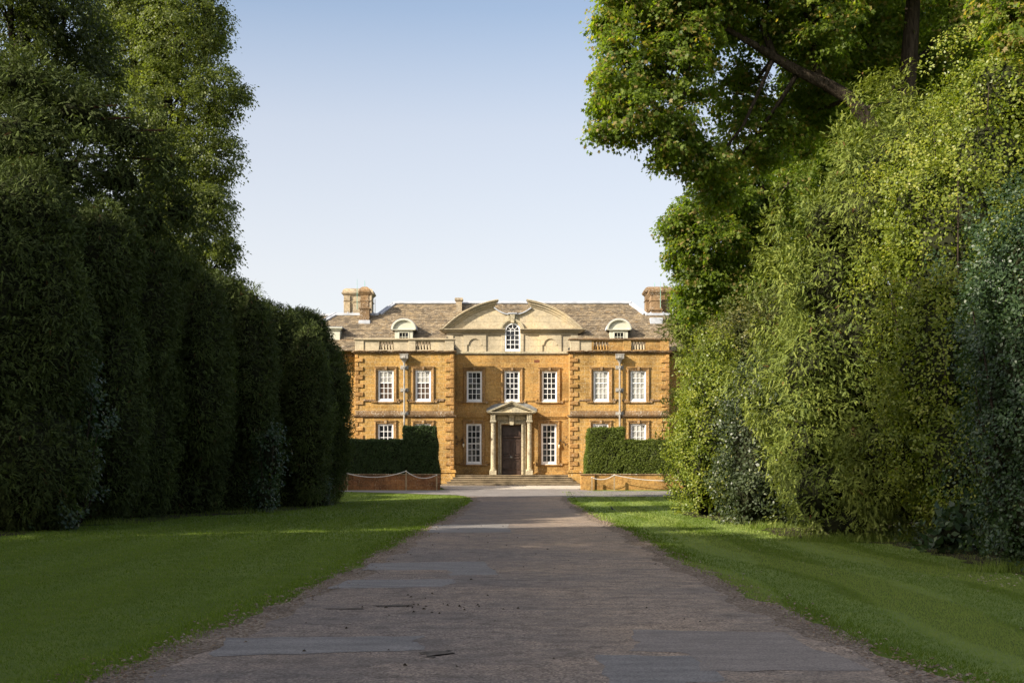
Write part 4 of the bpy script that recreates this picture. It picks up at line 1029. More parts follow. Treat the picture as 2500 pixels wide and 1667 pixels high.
def core_mesh(cl, c, r, p, s, tone):
    nu, nv = 22, 14; V = []
    ph = rng.uniform(0,6,6)
    for j in range(nv+1):
        for i in range(nu):
            u = 2*math.pi*i/nu; v = math.pi*(j/nv-.5); d = np.array([math.cos(v)*math.cos(u), math.cos(v)*math.sin(u), math.sin(v)])
            t = (np.abs(d)**p).sum()**(-1/p); w = 1+.06*math.sin(5*u+ph[0]+3*v)+.05*math.sin(7*v*2+ph[1]+2*u)+.04*math.sin(9*u+ph[2])
            V.append(np.asarray(c)+d*t*np.asarray(r)*s*w)
    q_ = [(j*nu+i, j*nu+(i+1)%nu, (j+1)*nu+(i+1)%nu, (j+1)*nu+i) for j in range(nv) for i in range(nu)]
    cl.solid(np.array(V), q_, tone)

def boughs(P, N, amp, size):
    """billows: every point swells towards the nearest bough end, creases run between them"""
    if len(P) < 4: return P, np.zeros(len(P))
    n_ = max(3, int(len(P)/(size*size*9))); C = P[rng.choice(len(P), min(n_, len(P)), replace=False)]
    C = C+rng.normal(0, size*.15, C.shape); rs = size*rng.uniform(.8,1.35,len(C)); lift = rng.normal(0, .30, len(C))
    best = np.full(len(P), 9e9); L_ = np.zeros(len(P)); K = np.zeros(len(P))
    sc = np.array([1,1,.72])
    for c_, r_, l_ in zip(C, rs, lift):
        d = np.linalg.norm((P-c_)*sc, axis=1)/r_; m_ = d < best; best[m_] = d[m_]; L_[m_] = l_; K[m_] = rng.normal()
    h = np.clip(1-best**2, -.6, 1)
    return P+N*(amp*(h-.35+L_))[:,None], np.clip(h,-.6,1)*.5+L_*.6+K*.18  # tone too: shade painted into the creases, swells lighter

SUNV = unit(np.array([[-1.65,-1.0,1.07]]))[0]
def cull_back(P, N, keep_back):
    """thin out what faces away from the drive (seen by nobody)"""
    away = (N[:,1] > .35) ; return ~away | (rng.random(len(P)) < keep_back)

def evergreen(name, label, cat, lobes, mat, spray=.30, per_m2=4.2, per=26, clump=.34, group=None, tmpl=T_YEW, ground=True, droop=.35, trunk=True, fuzz=.22, core=.80, keep_back=.35, bough=.55, bsize=.95, fill=.55):
    cs = np.array([c for c,_,_ in lobes]); base = cs.mean(0); base[2] = gz(base[1])
    root = empty(name, tuple(base)); tag(root, label, cat, group)
    cl = Cloud()
    for li, (c, r, p) in enumerate(lobes):
        n_ = int(area(r)*per_m2); P, N = lobe_points(n_, c, r, p)
        k = ~inside(P, [l for j,l in enumerate(lobes) if j != li], .93) & cull_back(P, N, keep_back)
        if ground: k &= P[:,2] > gz(P[:,1])+.03
        P, N = P[k], N[k]
        # lumps: low frequency swelling, individual clumps standing proud or sunk
        ph = rng.uniform(0,6.28,6); lump = np.sin(P[:,2]*1.7+ph[0]+P[:,0])*.5+np.sin(P[:,1]*2.1+P[:,0]*1.3+ph[1])*.4+np.sin(P[:,2]*3.7+ph[2]+P[:,1]*2)*.3
        P, bt = boughs(P, N, bough, bsize)
        P = P+N*(lump*fuzz*.6+rng.normal(0,fuzz*.35,len(P)))[:,None]
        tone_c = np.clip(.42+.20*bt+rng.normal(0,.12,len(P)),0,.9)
        cd = unit(N+rng.normal(0,.35,N.shape)+np.array([0,0,.05]))
        m = per; Pc = np.repeat(P, m, 0); Nc = np.repeat(N, m, 0); D = np.repeat(cd, m, 0)
        off = np.clip(rng.normal(0,1,Pc.shape),-2,2)*clump*.62; rad = np.linalg.norm(off,axis=1,keepdims=True)/clump
        tang = off-(off*Nc).sum(1,keepdims=True)*Nc
        pos = Pc+tang+Nc*(rng.uniform(-.7,.35,(len(Pc),1))*clump-rad*clump*.25)
        ax = D*.6+unit(tang)*.8+rng.normal(0,.35,Pc.shape)+np.array([0,0,-droop])
        nr = Nc*.35+np.array([0,0,1.0])+rng.normal(0,.35,Pc.shape)
        tone = np.clip(np.repeat(tone_c,m)+rng.normal(0,.14,len(Pc)),0,.96); tone[rng.random(len(tone))<.006] = 1.0
        kk = pos[:,2] > gz(pos[:,1])+.05 if ground else np.ones(len(pos),bool)
        cl.add(tmpl, pos[kk], ax[kk], nr[kk], (spray*rng.uniform(.65,1.25,len(pos)))[kk], tone[kk])
        Pi, Ni = lobe_points(int(n_*per*fill), np.asarray(c), np.asarray(r)*.90, p); ki = cull_back(Pi, Ni, keep_back) & ~inside(Pi, [l for j,l in enumerate(lobes) if j != li], .9)
        if ground: ki &= Pi[:,2] > gz(Pi[:,1])+.05
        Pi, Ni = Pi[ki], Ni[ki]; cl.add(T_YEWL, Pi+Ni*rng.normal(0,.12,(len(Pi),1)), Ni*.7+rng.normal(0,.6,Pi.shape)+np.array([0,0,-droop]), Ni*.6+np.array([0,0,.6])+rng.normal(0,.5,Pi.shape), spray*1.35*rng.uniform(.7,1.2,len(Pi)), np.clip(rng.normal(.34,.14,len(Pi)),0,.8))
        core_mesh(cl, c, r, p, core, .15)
    o = cl.build('crown', M[mat], root, base)
    if trunk:
        mb = MB(); c, r, p = lobes[0]; h = max(.8, c[2]+r[2]*.5-base[2])
        mb.tube([(0,0,-.2),(.05,0,h*.4),(0,.05,h)], [.28,.22,.10], 8); mb.build('trunk', M['yew_bark'], root, smooth=True)
    return root

def glossy(name, label, cat, lobes, mat, leaf=.085, per_m2=7, per=26, clump=.26, group=None, fuzz=.2, core=.74, bough=.34, bsize=.6, stem=True, up=.5, keep_back=.3, tmpl=T_OVAL, stemm='bark', ground=True):
    """broad-leaved evergreen shrub: whorls of stiff shiny leaves at shoot tips"""
    cs = np.array([c for c,_,_ in lobes]); base = cs.mean(0); base[2] = gz(base[1])
    root = empty(name, tuple(base)); tag(root, label, cat, group); cl = Cloud(); mb = MB()
    for li, (c, r, p) in enumerate(lobes):
        n_ = int(area(r)*per_m2); P, N = lobe_points(n_, c, r, p)
        k = ~inside(P, [l for j,l in enumerate(lobes) if j != li], .93) & cull_back(P, N, keep_back)
        if ground: k &= P[:,2] > gz(P[:,1])+.03
        P, N = P[k], N[k]; ph = rng.uniform(0,6.28,6)
        lump = np.sin(P[:,2]*1.9+ph[0]+P[:,0]*.8)*.5+np.sin(P[:,1]*2.3+P[:,0]*1.5+ph[1])*.4+np.sin(P[:,2]*4.1+ph[2]+P[:,1]*2.4)*.35
        P, bt = boughs(P, N, bough, bsize)
        P = P+N*(lump*fuzz*.7+rng.normal(0,fuzz*.35,len(P)))[:,None]
        tone_c = np.clip(.40+.18*bt+rng.normal(0,.13,len(P)),0,.88)
        m = per; Pc = np.repeat(P,m,0); Nc = np.repeat(N,m,0); ax0 = np.repeat(unit(N*.8+np.array([0,0,up])+rng.normal(0,.35,N.shape)),m,0)
        t = rng.uniform(-1.0,.5,(len(Pc),1))*clump*1.3; sp_ = unit(np.cross(ax0, rng.normal(0,1,Pc.shape)))
        pos = Pc+ax0*t+sp_*clump*rng.uniform(.05,.8,(len(Pc),1))
        ax = sp_*.9+ax0*.45+np.array([0,0,-.12])+rng.normal(0,.25,Pc.shape)
        nr = ax0*.8+Nc*.35+rng.normal(0,.4,Pc.shape)
        tone = np.clip(np.repeat(tone_c,m)+rng.normal(0,.12,len(Pc)),0,.93); tone[rng.random(len(tone))<.012] = 1.0
        kk = pos[:,2] > gz(pos[:,1])+.03 if ground else np.ones(len(pos),bool)
        cl.add(tmpl, pos[kk], ax[kk], nr[kk], (leaf*rng.uniform(.7,1.3,len(pos)))[kk], tone[kk])
        Pi, Ni = lobe_points(int(n_*per*.36), np.asarray(c), np.asarray(r)*.86, p); ki = cull_back(Pi, Ni, keep_back)
        if ground: ki &= Pi[:,2] > gz(Pi[:,1])+.03
        Pi, Ni = Pi[ki], Ni[ki]; cl.add(tmpl, Pi+Ni*rng.normal(0,.08,(len(Pi),1)), rng.normal(0,1,Pi.shape), Ni*.7+rng.normal(0,.6,Pi.shape), leaf*1.5*rng.uniform(.7,1.2,len(Pi)), np.clip(rng.normal(.36,.14,len(Pi)),0,.85))
        core_mesh(cl, c, r, p, core, .12)
        for i in range(5 if len(P) and stem else 0):
            e = P[rng.integers(len(P))]-base; mb.tube([(e[0]*.15,e[1]*.15,.0),(e[0]*.5,e[1]*.5,e[2]*.45),tuple(np.asarray(e)*np.array([.82,.82,.95]))], [.06,.04,.012], 5)
    cl.build('crown', M[mat], root, base)
    if stem: mb.build('trunk', M[stemm], root, smooth=True)
    return root

def broadleaf(name, label, cat, trunk_xy, lobes, mat, limbs=(), leaf=.14, pads_m2=.8, per=60, pad=.55, tmpl=T_MAPLE, group=None, r0=.38, twig=7, inner=.35, down=.55, flat=.55, tmin=.45, keep_back=1.0, bark_m='bark', seeds=.0, trunk_top=None):
    x, y = trunk_xy; g = float(gz(y)); root = empty(name, (x, y, g)); tag(root, label, cat, group); cl = Cloud(); mb = MB()
    O = np.array((x, y, g)); zs = [c[2] for c,_,_ in lobes]; top = (trunk_top if trunk_top else max(zs))-g
    tr = [np.array((math.sin(k*1.3)*.12*k/3, math.cos(k*1.7)*.12*k/3, top*k/7)) for k in range(8)]; tr[0][2] = -.3
    mb.tube([tuple(p) for p in tr], [r0*(1.25 if k == 0 else 1-.11*k) for k in range(8)], 9)
    for pts, ra, rb in limbs: mb.tube([tuple(np.asarray(p)-O) for p in pts], list(np.linspace(ra, rb, len(pts))), 8)
    for li, (c, r, p) in enumerate(lobes):
        n_ = max(6, int(area(r)*pads_m2)); P, N = lobe_points(n_, c, r, p, tmin, 1.0)
        k = cull_back(P, N, keep_back); P, N = P[k], N[k]
        # limb towards this lobe and twigs to some of its pads
        cc = np.asarray(c)-O; hgt = min(max(cc[2]*.62, .5), top*.98); s0 = np.array((0,0,hgt))
        if len(limbs):
            LP = np.array([np.asarray(p_)-O for pts_,_,_ in limbs for p_ in pts_[1:]]); s0 = LP[np.argmin(np.linalg.norm(LP-cc,axis=1))]
        
        mid = s0+(cc-s0)*.5+np.array((0,0,-.25+rng.normal(0,.3))); rr = max(.05, r0*(.42 if not len(limbs) else .2)*min(1,np.linalg.norm(r)/4))
        mb.tube([tuple(s0),tuple(mid),tuple(cc)], [rr,rr*.75,rr*.45], 6)
        for i in range(min(twig, len(P))):
            e = P[i]-O; m_ = cc+(e-cc)*.5+np.array((0,0,rng.normal(0.1,.25))); mb.tube([tuple(cc),tuple(m_),tuple(e)], [rr*.4,rr*.22,.012], 4)
        m = per; pn = unit(N*.45+np.array([0,0,.9])+rng.normal(0,.25,N.shape)); Pc = np.repeat(P,m,0); Nn = np.repeat(pn,m,0); No = np.repeat(N,m,0)
        g1 = unit(np.cross(Nn, rng.normal(0,1,Pc.shape))); rad = np.minimum(np.abs(rng.normal(0,.6,(len(Pc),1))),1.15)*pad
        pos = Pc+g1*rad+Nn*(rng.normal(0,.16,(len(Pc),1))*pad-.28*rad**2/pad)
        ax = g1*.8+No*.25+np.array([0,0,-down])+rng.normal(0,.3,Pc.shape)
        nr = Nn*flat+No*.45+rng.normal(0,.42,Pc.shape)
        tc = np.clip(.40+rng.normal(0,.13,len(P)),0,.8)
        tone = np.clip(np.repeat(tc,m)+rng.normal(0,.13,len(Pc)),0,.88)
        if seeds: tone[rng.random(len(tone)) < np.repeat(np.where(rng.random(len(P))<.5, seeds*1.8, seeds*.2), m)] = .97
        cl.add(tmpl, pos, ax, nr, leaf*rng.uniform(.6,1.25,len(pos)), tone)
    cl.build('crown', M[mat], root, O); mb.build('trunk', M[bark_m], root, smooth=True)
    return root

def lobe(px, py, y, rx, rz, ry=None, p=2.0):
    """lobe seen on bearing (px, py) at distance y, radii rx, rz read in survey pixels; ry in metres"""
    s = y/F; c = at(px, py, y); return (tuple(c), (rx*s, ry if ry else rx*s, rz*s), p)
# ------------------------------------------------------------------ yews along the west side (all in their own shade)
GY = 'dark yews along the west side of the drive'
def yew_w(cx, rx, top, bot, y, ry, label, extra=(), mid=.42, half=.60):
    s = y/F; bx = 0.92
    hh = bot-top; k_ = 62*45/y; L = [lobe(cx-k_, bot-mid*hh, y+ry*.6, rx+k_+4, half*hh, ry, 2.3)]
    for e in extra: L.append(lobe(*e))
    return evergreen('yew_tree', label, 'tree', L, 'yew_shade', spray=.165, per_m2=5.5, per=42, clump=.30, group=GY, droop=.12, fuzz=.16, bough=.26, bsize=.8, core=.86)
yew_w(-40, 235, 410, 1322, 35.5, 2.6, 'nearest of the dark yews, tallest and broadest of its row', [(70,560,38,120,150,2.0),(150,840,37,60,240,1.6),(60,1130,36,150,170,1.8)])
yew_w(205, 135, 520, 1296, 40.5, 2.4, 'dark yew between the two holly clumps, next to the nearest yew', [(250,640,41,85,130,1.8),(290,1000,41,50,250,1.4)])
yew_w(318, 108, 575, 1285, 45, 2.4, 'dark narrow yew, third from the near end of its row', [(370,760,45,55,180,1.5)])
yew_w(450, 104, 632, 1274, 49.5, 2.5, 'dark round-shouldered yew beneath the tall lime tree', [(500,900,49,55,240,1.5),(390,700,51,90,110,2.0)])
yew_w(575, 98, 690, 1264, 54, 2.5, 'dark yew with a pale glossy holly at its foot', [(620,920,54,50,220,1.5),(520,760,55.5,90,90,2.0)])
yew_w(700, 100, 752, 1252, 59.5, 2.6, 'dark yew with a rounded top, last but one before the house', [(750,1000,59,50,210,1.5),(640,830,60.5,80,90,2.0)])
yew_w(782, 70, 775, 1240, 65, 2.6, 'small dark yew at the house end of its row', [(808,960,64.5,40,80,1.2),(730,805,66,60,46,1.6)], .47, .55)

# hollies leaning out of the yews
glossy('holly_bush', 'tall glossy holly in front of the nearest dark yew', 'bush', [lobe(205,1000,37.4,26,130,.8),lobe(190,1130,37.2,26,90,.8),lobe(128,1240,36.2,34,70,.8)], 'holly_shade', leaf=.11, per_m2=12, per=16, clump=.20)
glossy('holly_bush', 'slim pale glossy holly at the foot of a far dark yew', 'bush', [lobe(662,1110,52,24,80,.7),lobe(640,1210,51.5,24,48,.7)], 'holly_shade', leaf=.10, per_m2=12, per=16, clump=.20)
glossy('holly_bush', 'low dark shrub at the house end of the yew row', 'bush', [lobe(782,1195,61.5,26,48,.7)], 'holly_shade', leaf=.08, per_m2=12, per=14, clump=.2)

# tall trees behind the yews
broadleaf('lime_tree', 'tall sunlit lime tree rising above the dark yews, against the sky', 'tree', (-16.5,60.5),
    [lobe(430,90,60,105,130,3.5),lobe(515,60,60,55,80,2.2),lobe(530,230,59.5,68,75,2.2),lobe(590,232,60,32,26,.8),lobe(420,270,60,130,120,3.6),lobe(520,370,59.5,70,85,2.4),lobe(410,450,60,130,110,3.6),lobe(515,500,59.5,62,75,2.3),
     lobe(500,620,60,70,80,2.4),lobe(560,600,60,28,60,1.2),lobe(400,600,60,110,90,3),lobe(560,705,61,48,42,1.4),lobe(480,700,60,80,70,2.2),lobe(330,120,61,110,140,3.4),lobe(430,-60,60,110,110,3.5),lobe(300,-20,61,110,140,3.5),lobe(595,745,62,30,24,.8)],
    'lime_leaf', leaf=.125, pads_m2=4.2, per=54, pad=.46, tmpl=T_BROAD, r0=.5, tmin=.3)
broadleaf('lime_tree', 'shaded lime tree at the top corner of the view above the nearest yew', 'tree', (-17.0,46),
    [lobe(40,100,45,120,150,3),lobe(160,40,46,100,130,2.8),lobe(130,240,45.5,110,70,2.4),lobe(230,300,46,60,50,1.6),lobe(-60,250,45,130,160,3),lobe(230,150,47,70,110,2.2),lobe(20,-80,45,180,120,3.2)],
    'lime_shade', leaf=.13, pads_m2=4.0, per=44, pad=.46, tmpl=T_BROAD, r0=.45, tmin=.35)
def conifer_w():
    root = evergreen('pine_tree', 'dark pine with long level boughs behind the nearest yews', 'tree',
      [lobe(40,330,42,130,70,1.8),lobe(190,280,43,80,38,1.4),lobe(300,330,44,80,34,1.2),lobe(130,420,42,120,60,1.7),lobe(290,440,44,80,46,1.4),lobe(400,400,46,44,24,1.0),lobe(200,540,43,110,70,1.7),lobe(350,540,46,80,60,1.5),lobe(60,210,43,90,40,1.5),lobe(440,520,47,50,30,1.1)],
      'yew_shade', spray=.22, per_m2=4.2, per=36, clump=.4, droop=.15, fuzz=.5, bough=.9, bsize=.8, fill=.3, ground=False, trunk=False, core=.55)
    O = np.array(root.location); mb = MB(); b = np.array((gx(60,44), 44.5, gz(44.5)))
    mb.tube([tuple(b-O),tuple(b-O+np.array((0,0,8))),tuple(b-O+np.array((.2,0,15)))], [.35,.28,.12], 9)
    for px, py, y in ((330,300,43.4),(300,270,43),(390,400,45),(250,440,43),(410,330,44),(370,560,45)):
        e = at(px,py,y)-O; s0 = b-O+np.array((0,0,e[2]-(b-O)[2]-.6)); mb.tube([tuple(s0),tuple(s0+(e-s0)*.5+np.array((0,-.5,.4))),tuple(e+np.array((0,-.6,0)))], [.10,.07,.025], 6)
    mb.build('trunk', M['yew_bark'], root, smooth=True)
conifer_w()

# trees further back and beside the viewer that shade the drive
def shade_tree(x, y, h, r, label, name='lime_tree'):
    L = [((x,y,h*.42),(r,r,h*.22),2.2),((x,y,h*.66),(r*.92,r*.92,h*.22),2.2),((x,y,h*.86),(r*.6,r*.6,h*.14),2.0)]
    return broadleaf(name, label, 'tree', (x,y), L, 'lime_leaf', leaf=.32, pads_m2=1.9, per=44, pad=.8, tmpl=T_BROAD, r0=.4, twig=3, tmin=.35)
SHADE = [(-22.5,4.8,24,4.6),(-18,-8,20,4.2),(-18,0,25,4.6),(-19,11,25,5.0),(-19.5,18.6,16.5,3.8),(-19,23,15.5,3.8),(-21,30,14.5,3.6),(-22,38,15,3.6),(-24,72,15.8,4.6),(-27,63,13,4.4)]
WORDS = ['set back behind its neighbours','beside the viewer','standing nearest the viewer','second along the drive','third along the drive','fourth along the drive','fifth along the drive','sixth along the drive','at the house end of its row','last but one in its row']
for (x,y,h,r), w in zip(SHADE, WORDS): shade_tree(x,y,h,r,'tall lime tree in the belt behind the yews, '+w)

for k,(x,y) in enumerate(((-11,-46),(0,-50),(10,-45))): shade_tree(x,y,28,5.5,('first','second','third')[k]+' unseen lime tree added across the drive behind the viewer')  # out of view, added so the panes mirror dark trees instead of sky
# ------------------------------------------------------------------ east side
evergreen('cypress_tree', 'feathery cypress half hiding the east end of the house', 'tree',
   [lobe(1712,700,72,52,56,2.0),lobe(1698,738,72,50,32,1.6),lobe(1676,792,71.5,46,28,1.5),lobe(1708,830,72,46,44,1.8),lobe(1690,880,72,34,30,1.2),lobe(1716,930,72,44,60,1.6),lobe(1700,1000,72,30,60,1.2),lobe(1760,800,73,70,150,2.4),lobe(1700,1100,73,60,90,2)],
   'yew_lit', spray=.26, per_m2=4.0, per=34, clump=.42, droop=.05, fuzz=.5, core=.5, bough=.8, bsize=.8, fill=.2)
glossy('laurel_bush', 'bright green shrub at the far end of the tall shrubbery', 'bush',
   [lobe(1752,1080,48.5,84,176,1.8,2.4),lobe(1738,960,48.5,56,110,1.3),lobe(1714,1150,48,54,100,1.2),lobe(1752,880,49,42,54,1.0),lobe(1688,1070,48.5,30,60,.8)],
   'laurel_leaf', leaf=.085, per_m2=13, per=24, clump=.26, fuzz=.22, bough=.65, bsize=.85)
glossy('variegated_holly', 'pale variegated holly rising behind the bright green shrub', 'bush',
   [lobe(1835,850,50,64,84,1.5),lobe(1800,820,51,48,70,1.3),lobe(1850,940,49,60,80,1.3),lobe(1900,800,52,70,90,1.6)], 'variegated_leaf', leaf=.085, per_m2=13, per=22, clump=.26, fuzz=.28, bough=.5, bsize=.8)
glossy('holly_bush', 'grey green glossy holly between the bright shrub and the great yew', 'bush',
   [lobe(1862,1120,40,92,172,1.7,2.4),lobe(1840,980,40.5,70,100,1.3),lobe(1905,1010,41,70,140,1.4),lobe(1835,1200,39.5,60,80,1.1)], 'holly_leaf', leaf=.085, per_m2=14, per=18, clump=.22, fuzz=.18)
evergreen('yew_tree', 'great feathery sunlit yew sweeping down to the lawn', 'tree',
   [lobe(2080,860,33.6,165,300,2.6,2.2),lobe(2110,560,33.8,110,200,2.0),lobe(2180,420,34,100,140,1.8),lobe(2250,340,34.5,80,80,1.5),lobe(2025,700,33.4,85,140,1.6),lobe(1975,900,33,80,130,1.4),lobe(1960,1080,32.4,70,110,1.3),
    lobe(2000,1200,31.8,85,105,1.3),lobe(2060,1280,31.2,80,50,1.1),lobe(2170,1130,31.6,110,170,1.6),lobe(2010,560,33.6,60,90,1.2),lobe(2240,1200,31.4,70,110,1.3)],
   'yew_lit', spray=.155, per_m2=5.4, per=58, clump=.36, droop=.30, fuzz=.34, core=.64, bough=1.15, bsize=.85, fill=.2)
glossy('laurel_bush', 'tall yellow green laurel between the great yew and the dark holly', 'bush',
   [lobe(2330,640,30.5,150,260,2.0,2.2),lobe(2400,430,30.5,120,160,1.7),lobe(2290,900,30,110,240,1.6),lobe(2250,560,31,90,190,1.5),lobe(2320,1120,29,90,150,1.4),lobe(2430,250,31,90,120,1.5)],
   'laurel_leaf', leaf=.068, per_m2=15, per=26, clump=.24, fuzz=.25, bough=.8, bsize=.9)
glossy('holly_bush', 'dark blue green glossy holly nearest the viewer', 'bush',
   [lobe(2530,800,22.5,115,320,1.6,2.3),lobe(2515,1080,21.8,90,200,1.2,2.2),lobe(2465,950,22,54,170,.8),lobe(2490,1250,21.2,58,110,.8),lobe(2590,1180,22,140,220,1.3),lobe(2462,740,22.6,46,110,.9)],
   'holly_shade', leaf=.060, per_m2=28, per=26, clump=.17, fuzz=.14, bough=.5, bsize=.7)
# dark evergreens further back, closing the gaps between the shrubs
evergreen('yew_tree', 'dark evergreen deep behind the great sunlit yew', 'tree', [((15.5,43,2.5),(4.6,2.6,6.5),2.2),((12.0,50,2.5),(3.6,2.4,6.0),2.2)], 'yew_shade', spray=.30, per_m2=3.0, per=24, clump=.4, droop=.2, fuzz=.3, fill=.4)
evergreen('yew_tree', 'dark evergreen deep behind the laurel and the near holly', 'tree', [((15.5,31,2.5),(3.4,3.4,6.0),2.2),((15.0,23,2.0),(3.2,3.4,5.0),2.2)], 'yew_shade', spray=.30, per_m2=3.0, per=24, clump=.4, droop=.2, fuzz=.3, fill=.4)
# great maples
limb = lambda *p: [at(*q_) for q_ in p]
broadleaf('maple_tree', 'great spreading maple with a dark slanting limb', 'tree', (gx(2215,45),45),
   [lobe(1500,60,43.5,60,90,2.0),lobe(1530,170,43,85,80,2.2),lobe(1480,235,43,42,60,1.4),lobe(1560,270,43,110,75,2.2),lobe(1475,318,43,38,22,.9),lobe(1640,330,43.5,80,80,2.0),lobe(1650,150,44,110,130,2.8),lobe(1680,20,44,150,120,3),
    lobe(1640,385,43.5,45,28,1.0),lobe(1740,470,46,60,50,1.8),lobe(1740,400,44.5,80,60,2.0),lobe(1850,330,46,110,90,2.4),lobe(1800,230,46.5,90,80,2.0),lobe(1850,30,45,140,90,3),lobe(1980,60,44.5,120,120,2.8),lobe(2010,200,47,110,100,2.4),lobe(1950,290,47.5,90,90,2),
    lobe(1560,-40,43.5,110,90,2.4),lobe(1760,-90,44,200,110,3.4),lobe(2100,-60,45,200,120,3.4),lobe(2120,110,47,110,110,2.4),lobe(2320,60,46,120,140,2.8),lobe(2300,220,47.5,120,90,2.4)],
   'maple_leaf', [(limb((2200,420,44.8),(2130,310,44.6),(2075,240,44.4),(2015,205,44.2),(1950,175,44),(1890,140,43.9),(1850,115,43.8),(1780,75,43.6),(1700,50,43.4)), .30,.06),
      (limb((2010,205,44.2),(1985,150,44.3),(1990,90,44.4),(1960,20,44.5)), .15,.06),(limb((1890,140,43.9),(1860,60,44),(1890,-20,44.2)), .14,.06),
      (limb((2100,270,44.5),(2170,250,44.6),(2190,180,44.8)), .10,.05)],
   leaf=.128, pads_m2=3.3, per=50, pad=.46, r0=.62, seeds=.12, tmin=.35, trunk_top=22)
broadleaf('maple_tree', 'smaller maple beyond the great maple, beside the house', 'tree', (gx(1885,57),57.5),
   [lobe(1660,560,56,62,42,1.6),lobe(1700,520,56,70,46,1.8),lobe(1665,625,56,42,36,1.2),lobe(1740,590,56,90,70,2.2),lobe(1800,490,57,100,60,2.2),lobe(1720,670,56.5,80,60,2.0),lobe(1850,600,57.5,90,100,2.2),lobe(1800,700,57,90,80,2.2),lobe(1900,480,58,90,80,2.2),lobe(1780,440,57,90,50,2),lobe(1900,690,58,90,90,2.2),lobe(1700,740,58,60,50,1.6)],
   'maple_leaf', [(limb((1885,640,57),(1882,500,57),(1850,440,56.8)), .22,.1),(limb((1882,540,57),(1900,480,57),(1930,440,57)), .12,.06)], leaf=.128, pads_m2=3.6, per=56, pad=.46, r0=.3, seeds=.07, tmin=.35, trunk_top=12)
broadleaf('maple_tree', 'sunlit yellow tinged maple at the top corner above the laurel', 'tree', (gx(2640,32),33),
   [lobe(2480,70,31,85,130,1.6),lobe(2450,230,31,70,90,1.4),lobe(2540,200,31.5,110,200,2.0),lobe(2500,-60,31,120,110,2.0),lobe(2390,300,31.4,40,40,.9)], 'maple_leaf', leaf=.12, pads_m2=3.4, per=52, pad=.42, r0=.3, seeds=.22, tmin=.35)
broadleaf('maple_tree', 'shaded maple filling the gap behind the great maple trunk', 'tree', (19.5,60),
   [lobe(2060,120,60,170,170,3.4),lobe(2250,150,61,200,200,3.6),lobe(2150,330,60,200,130,3.2),lobe(2000,380,60,130,120,2.8),lobe(2400,120,62,160,220,3.4),lobe(2000,560,62,160,140,3),lobe(2150,-80,60,260,140,4)],
   'maple_leaf', leaf=.15, pads_m2=2.8, per=60, pad=.6, r0=.45, tmin=.2)
# ivy on the great trunk
# undergrowth at the foot of the shrubs
glossy('nettle_clump', 'broad leaved weeds at the foot of the laurel', 'plant', [lobe(2320,1300,25.8,46,56,.5),lobe(2350,1260,26.2,36,60,.5),lobe(2285,1320,25.8,36,34,.5)], 'holly_shade', leaf=.15, per_m2=9, per=9, clump=.22, tmpl=T_BROAD, core=.5, stem=False)
glossy('ivy_patch', 'low ivy patch spreading at the lawn edge', 'plant', [lobe(2270,1322,27.8,60,14,.6),lobe(2380,1330,26.8,60,16,.6)], 'holly_leaf', leaf=.09, per_m2=16, per=9, clump=.14, tmpl=T_BROAD, core=.5, stem=False)

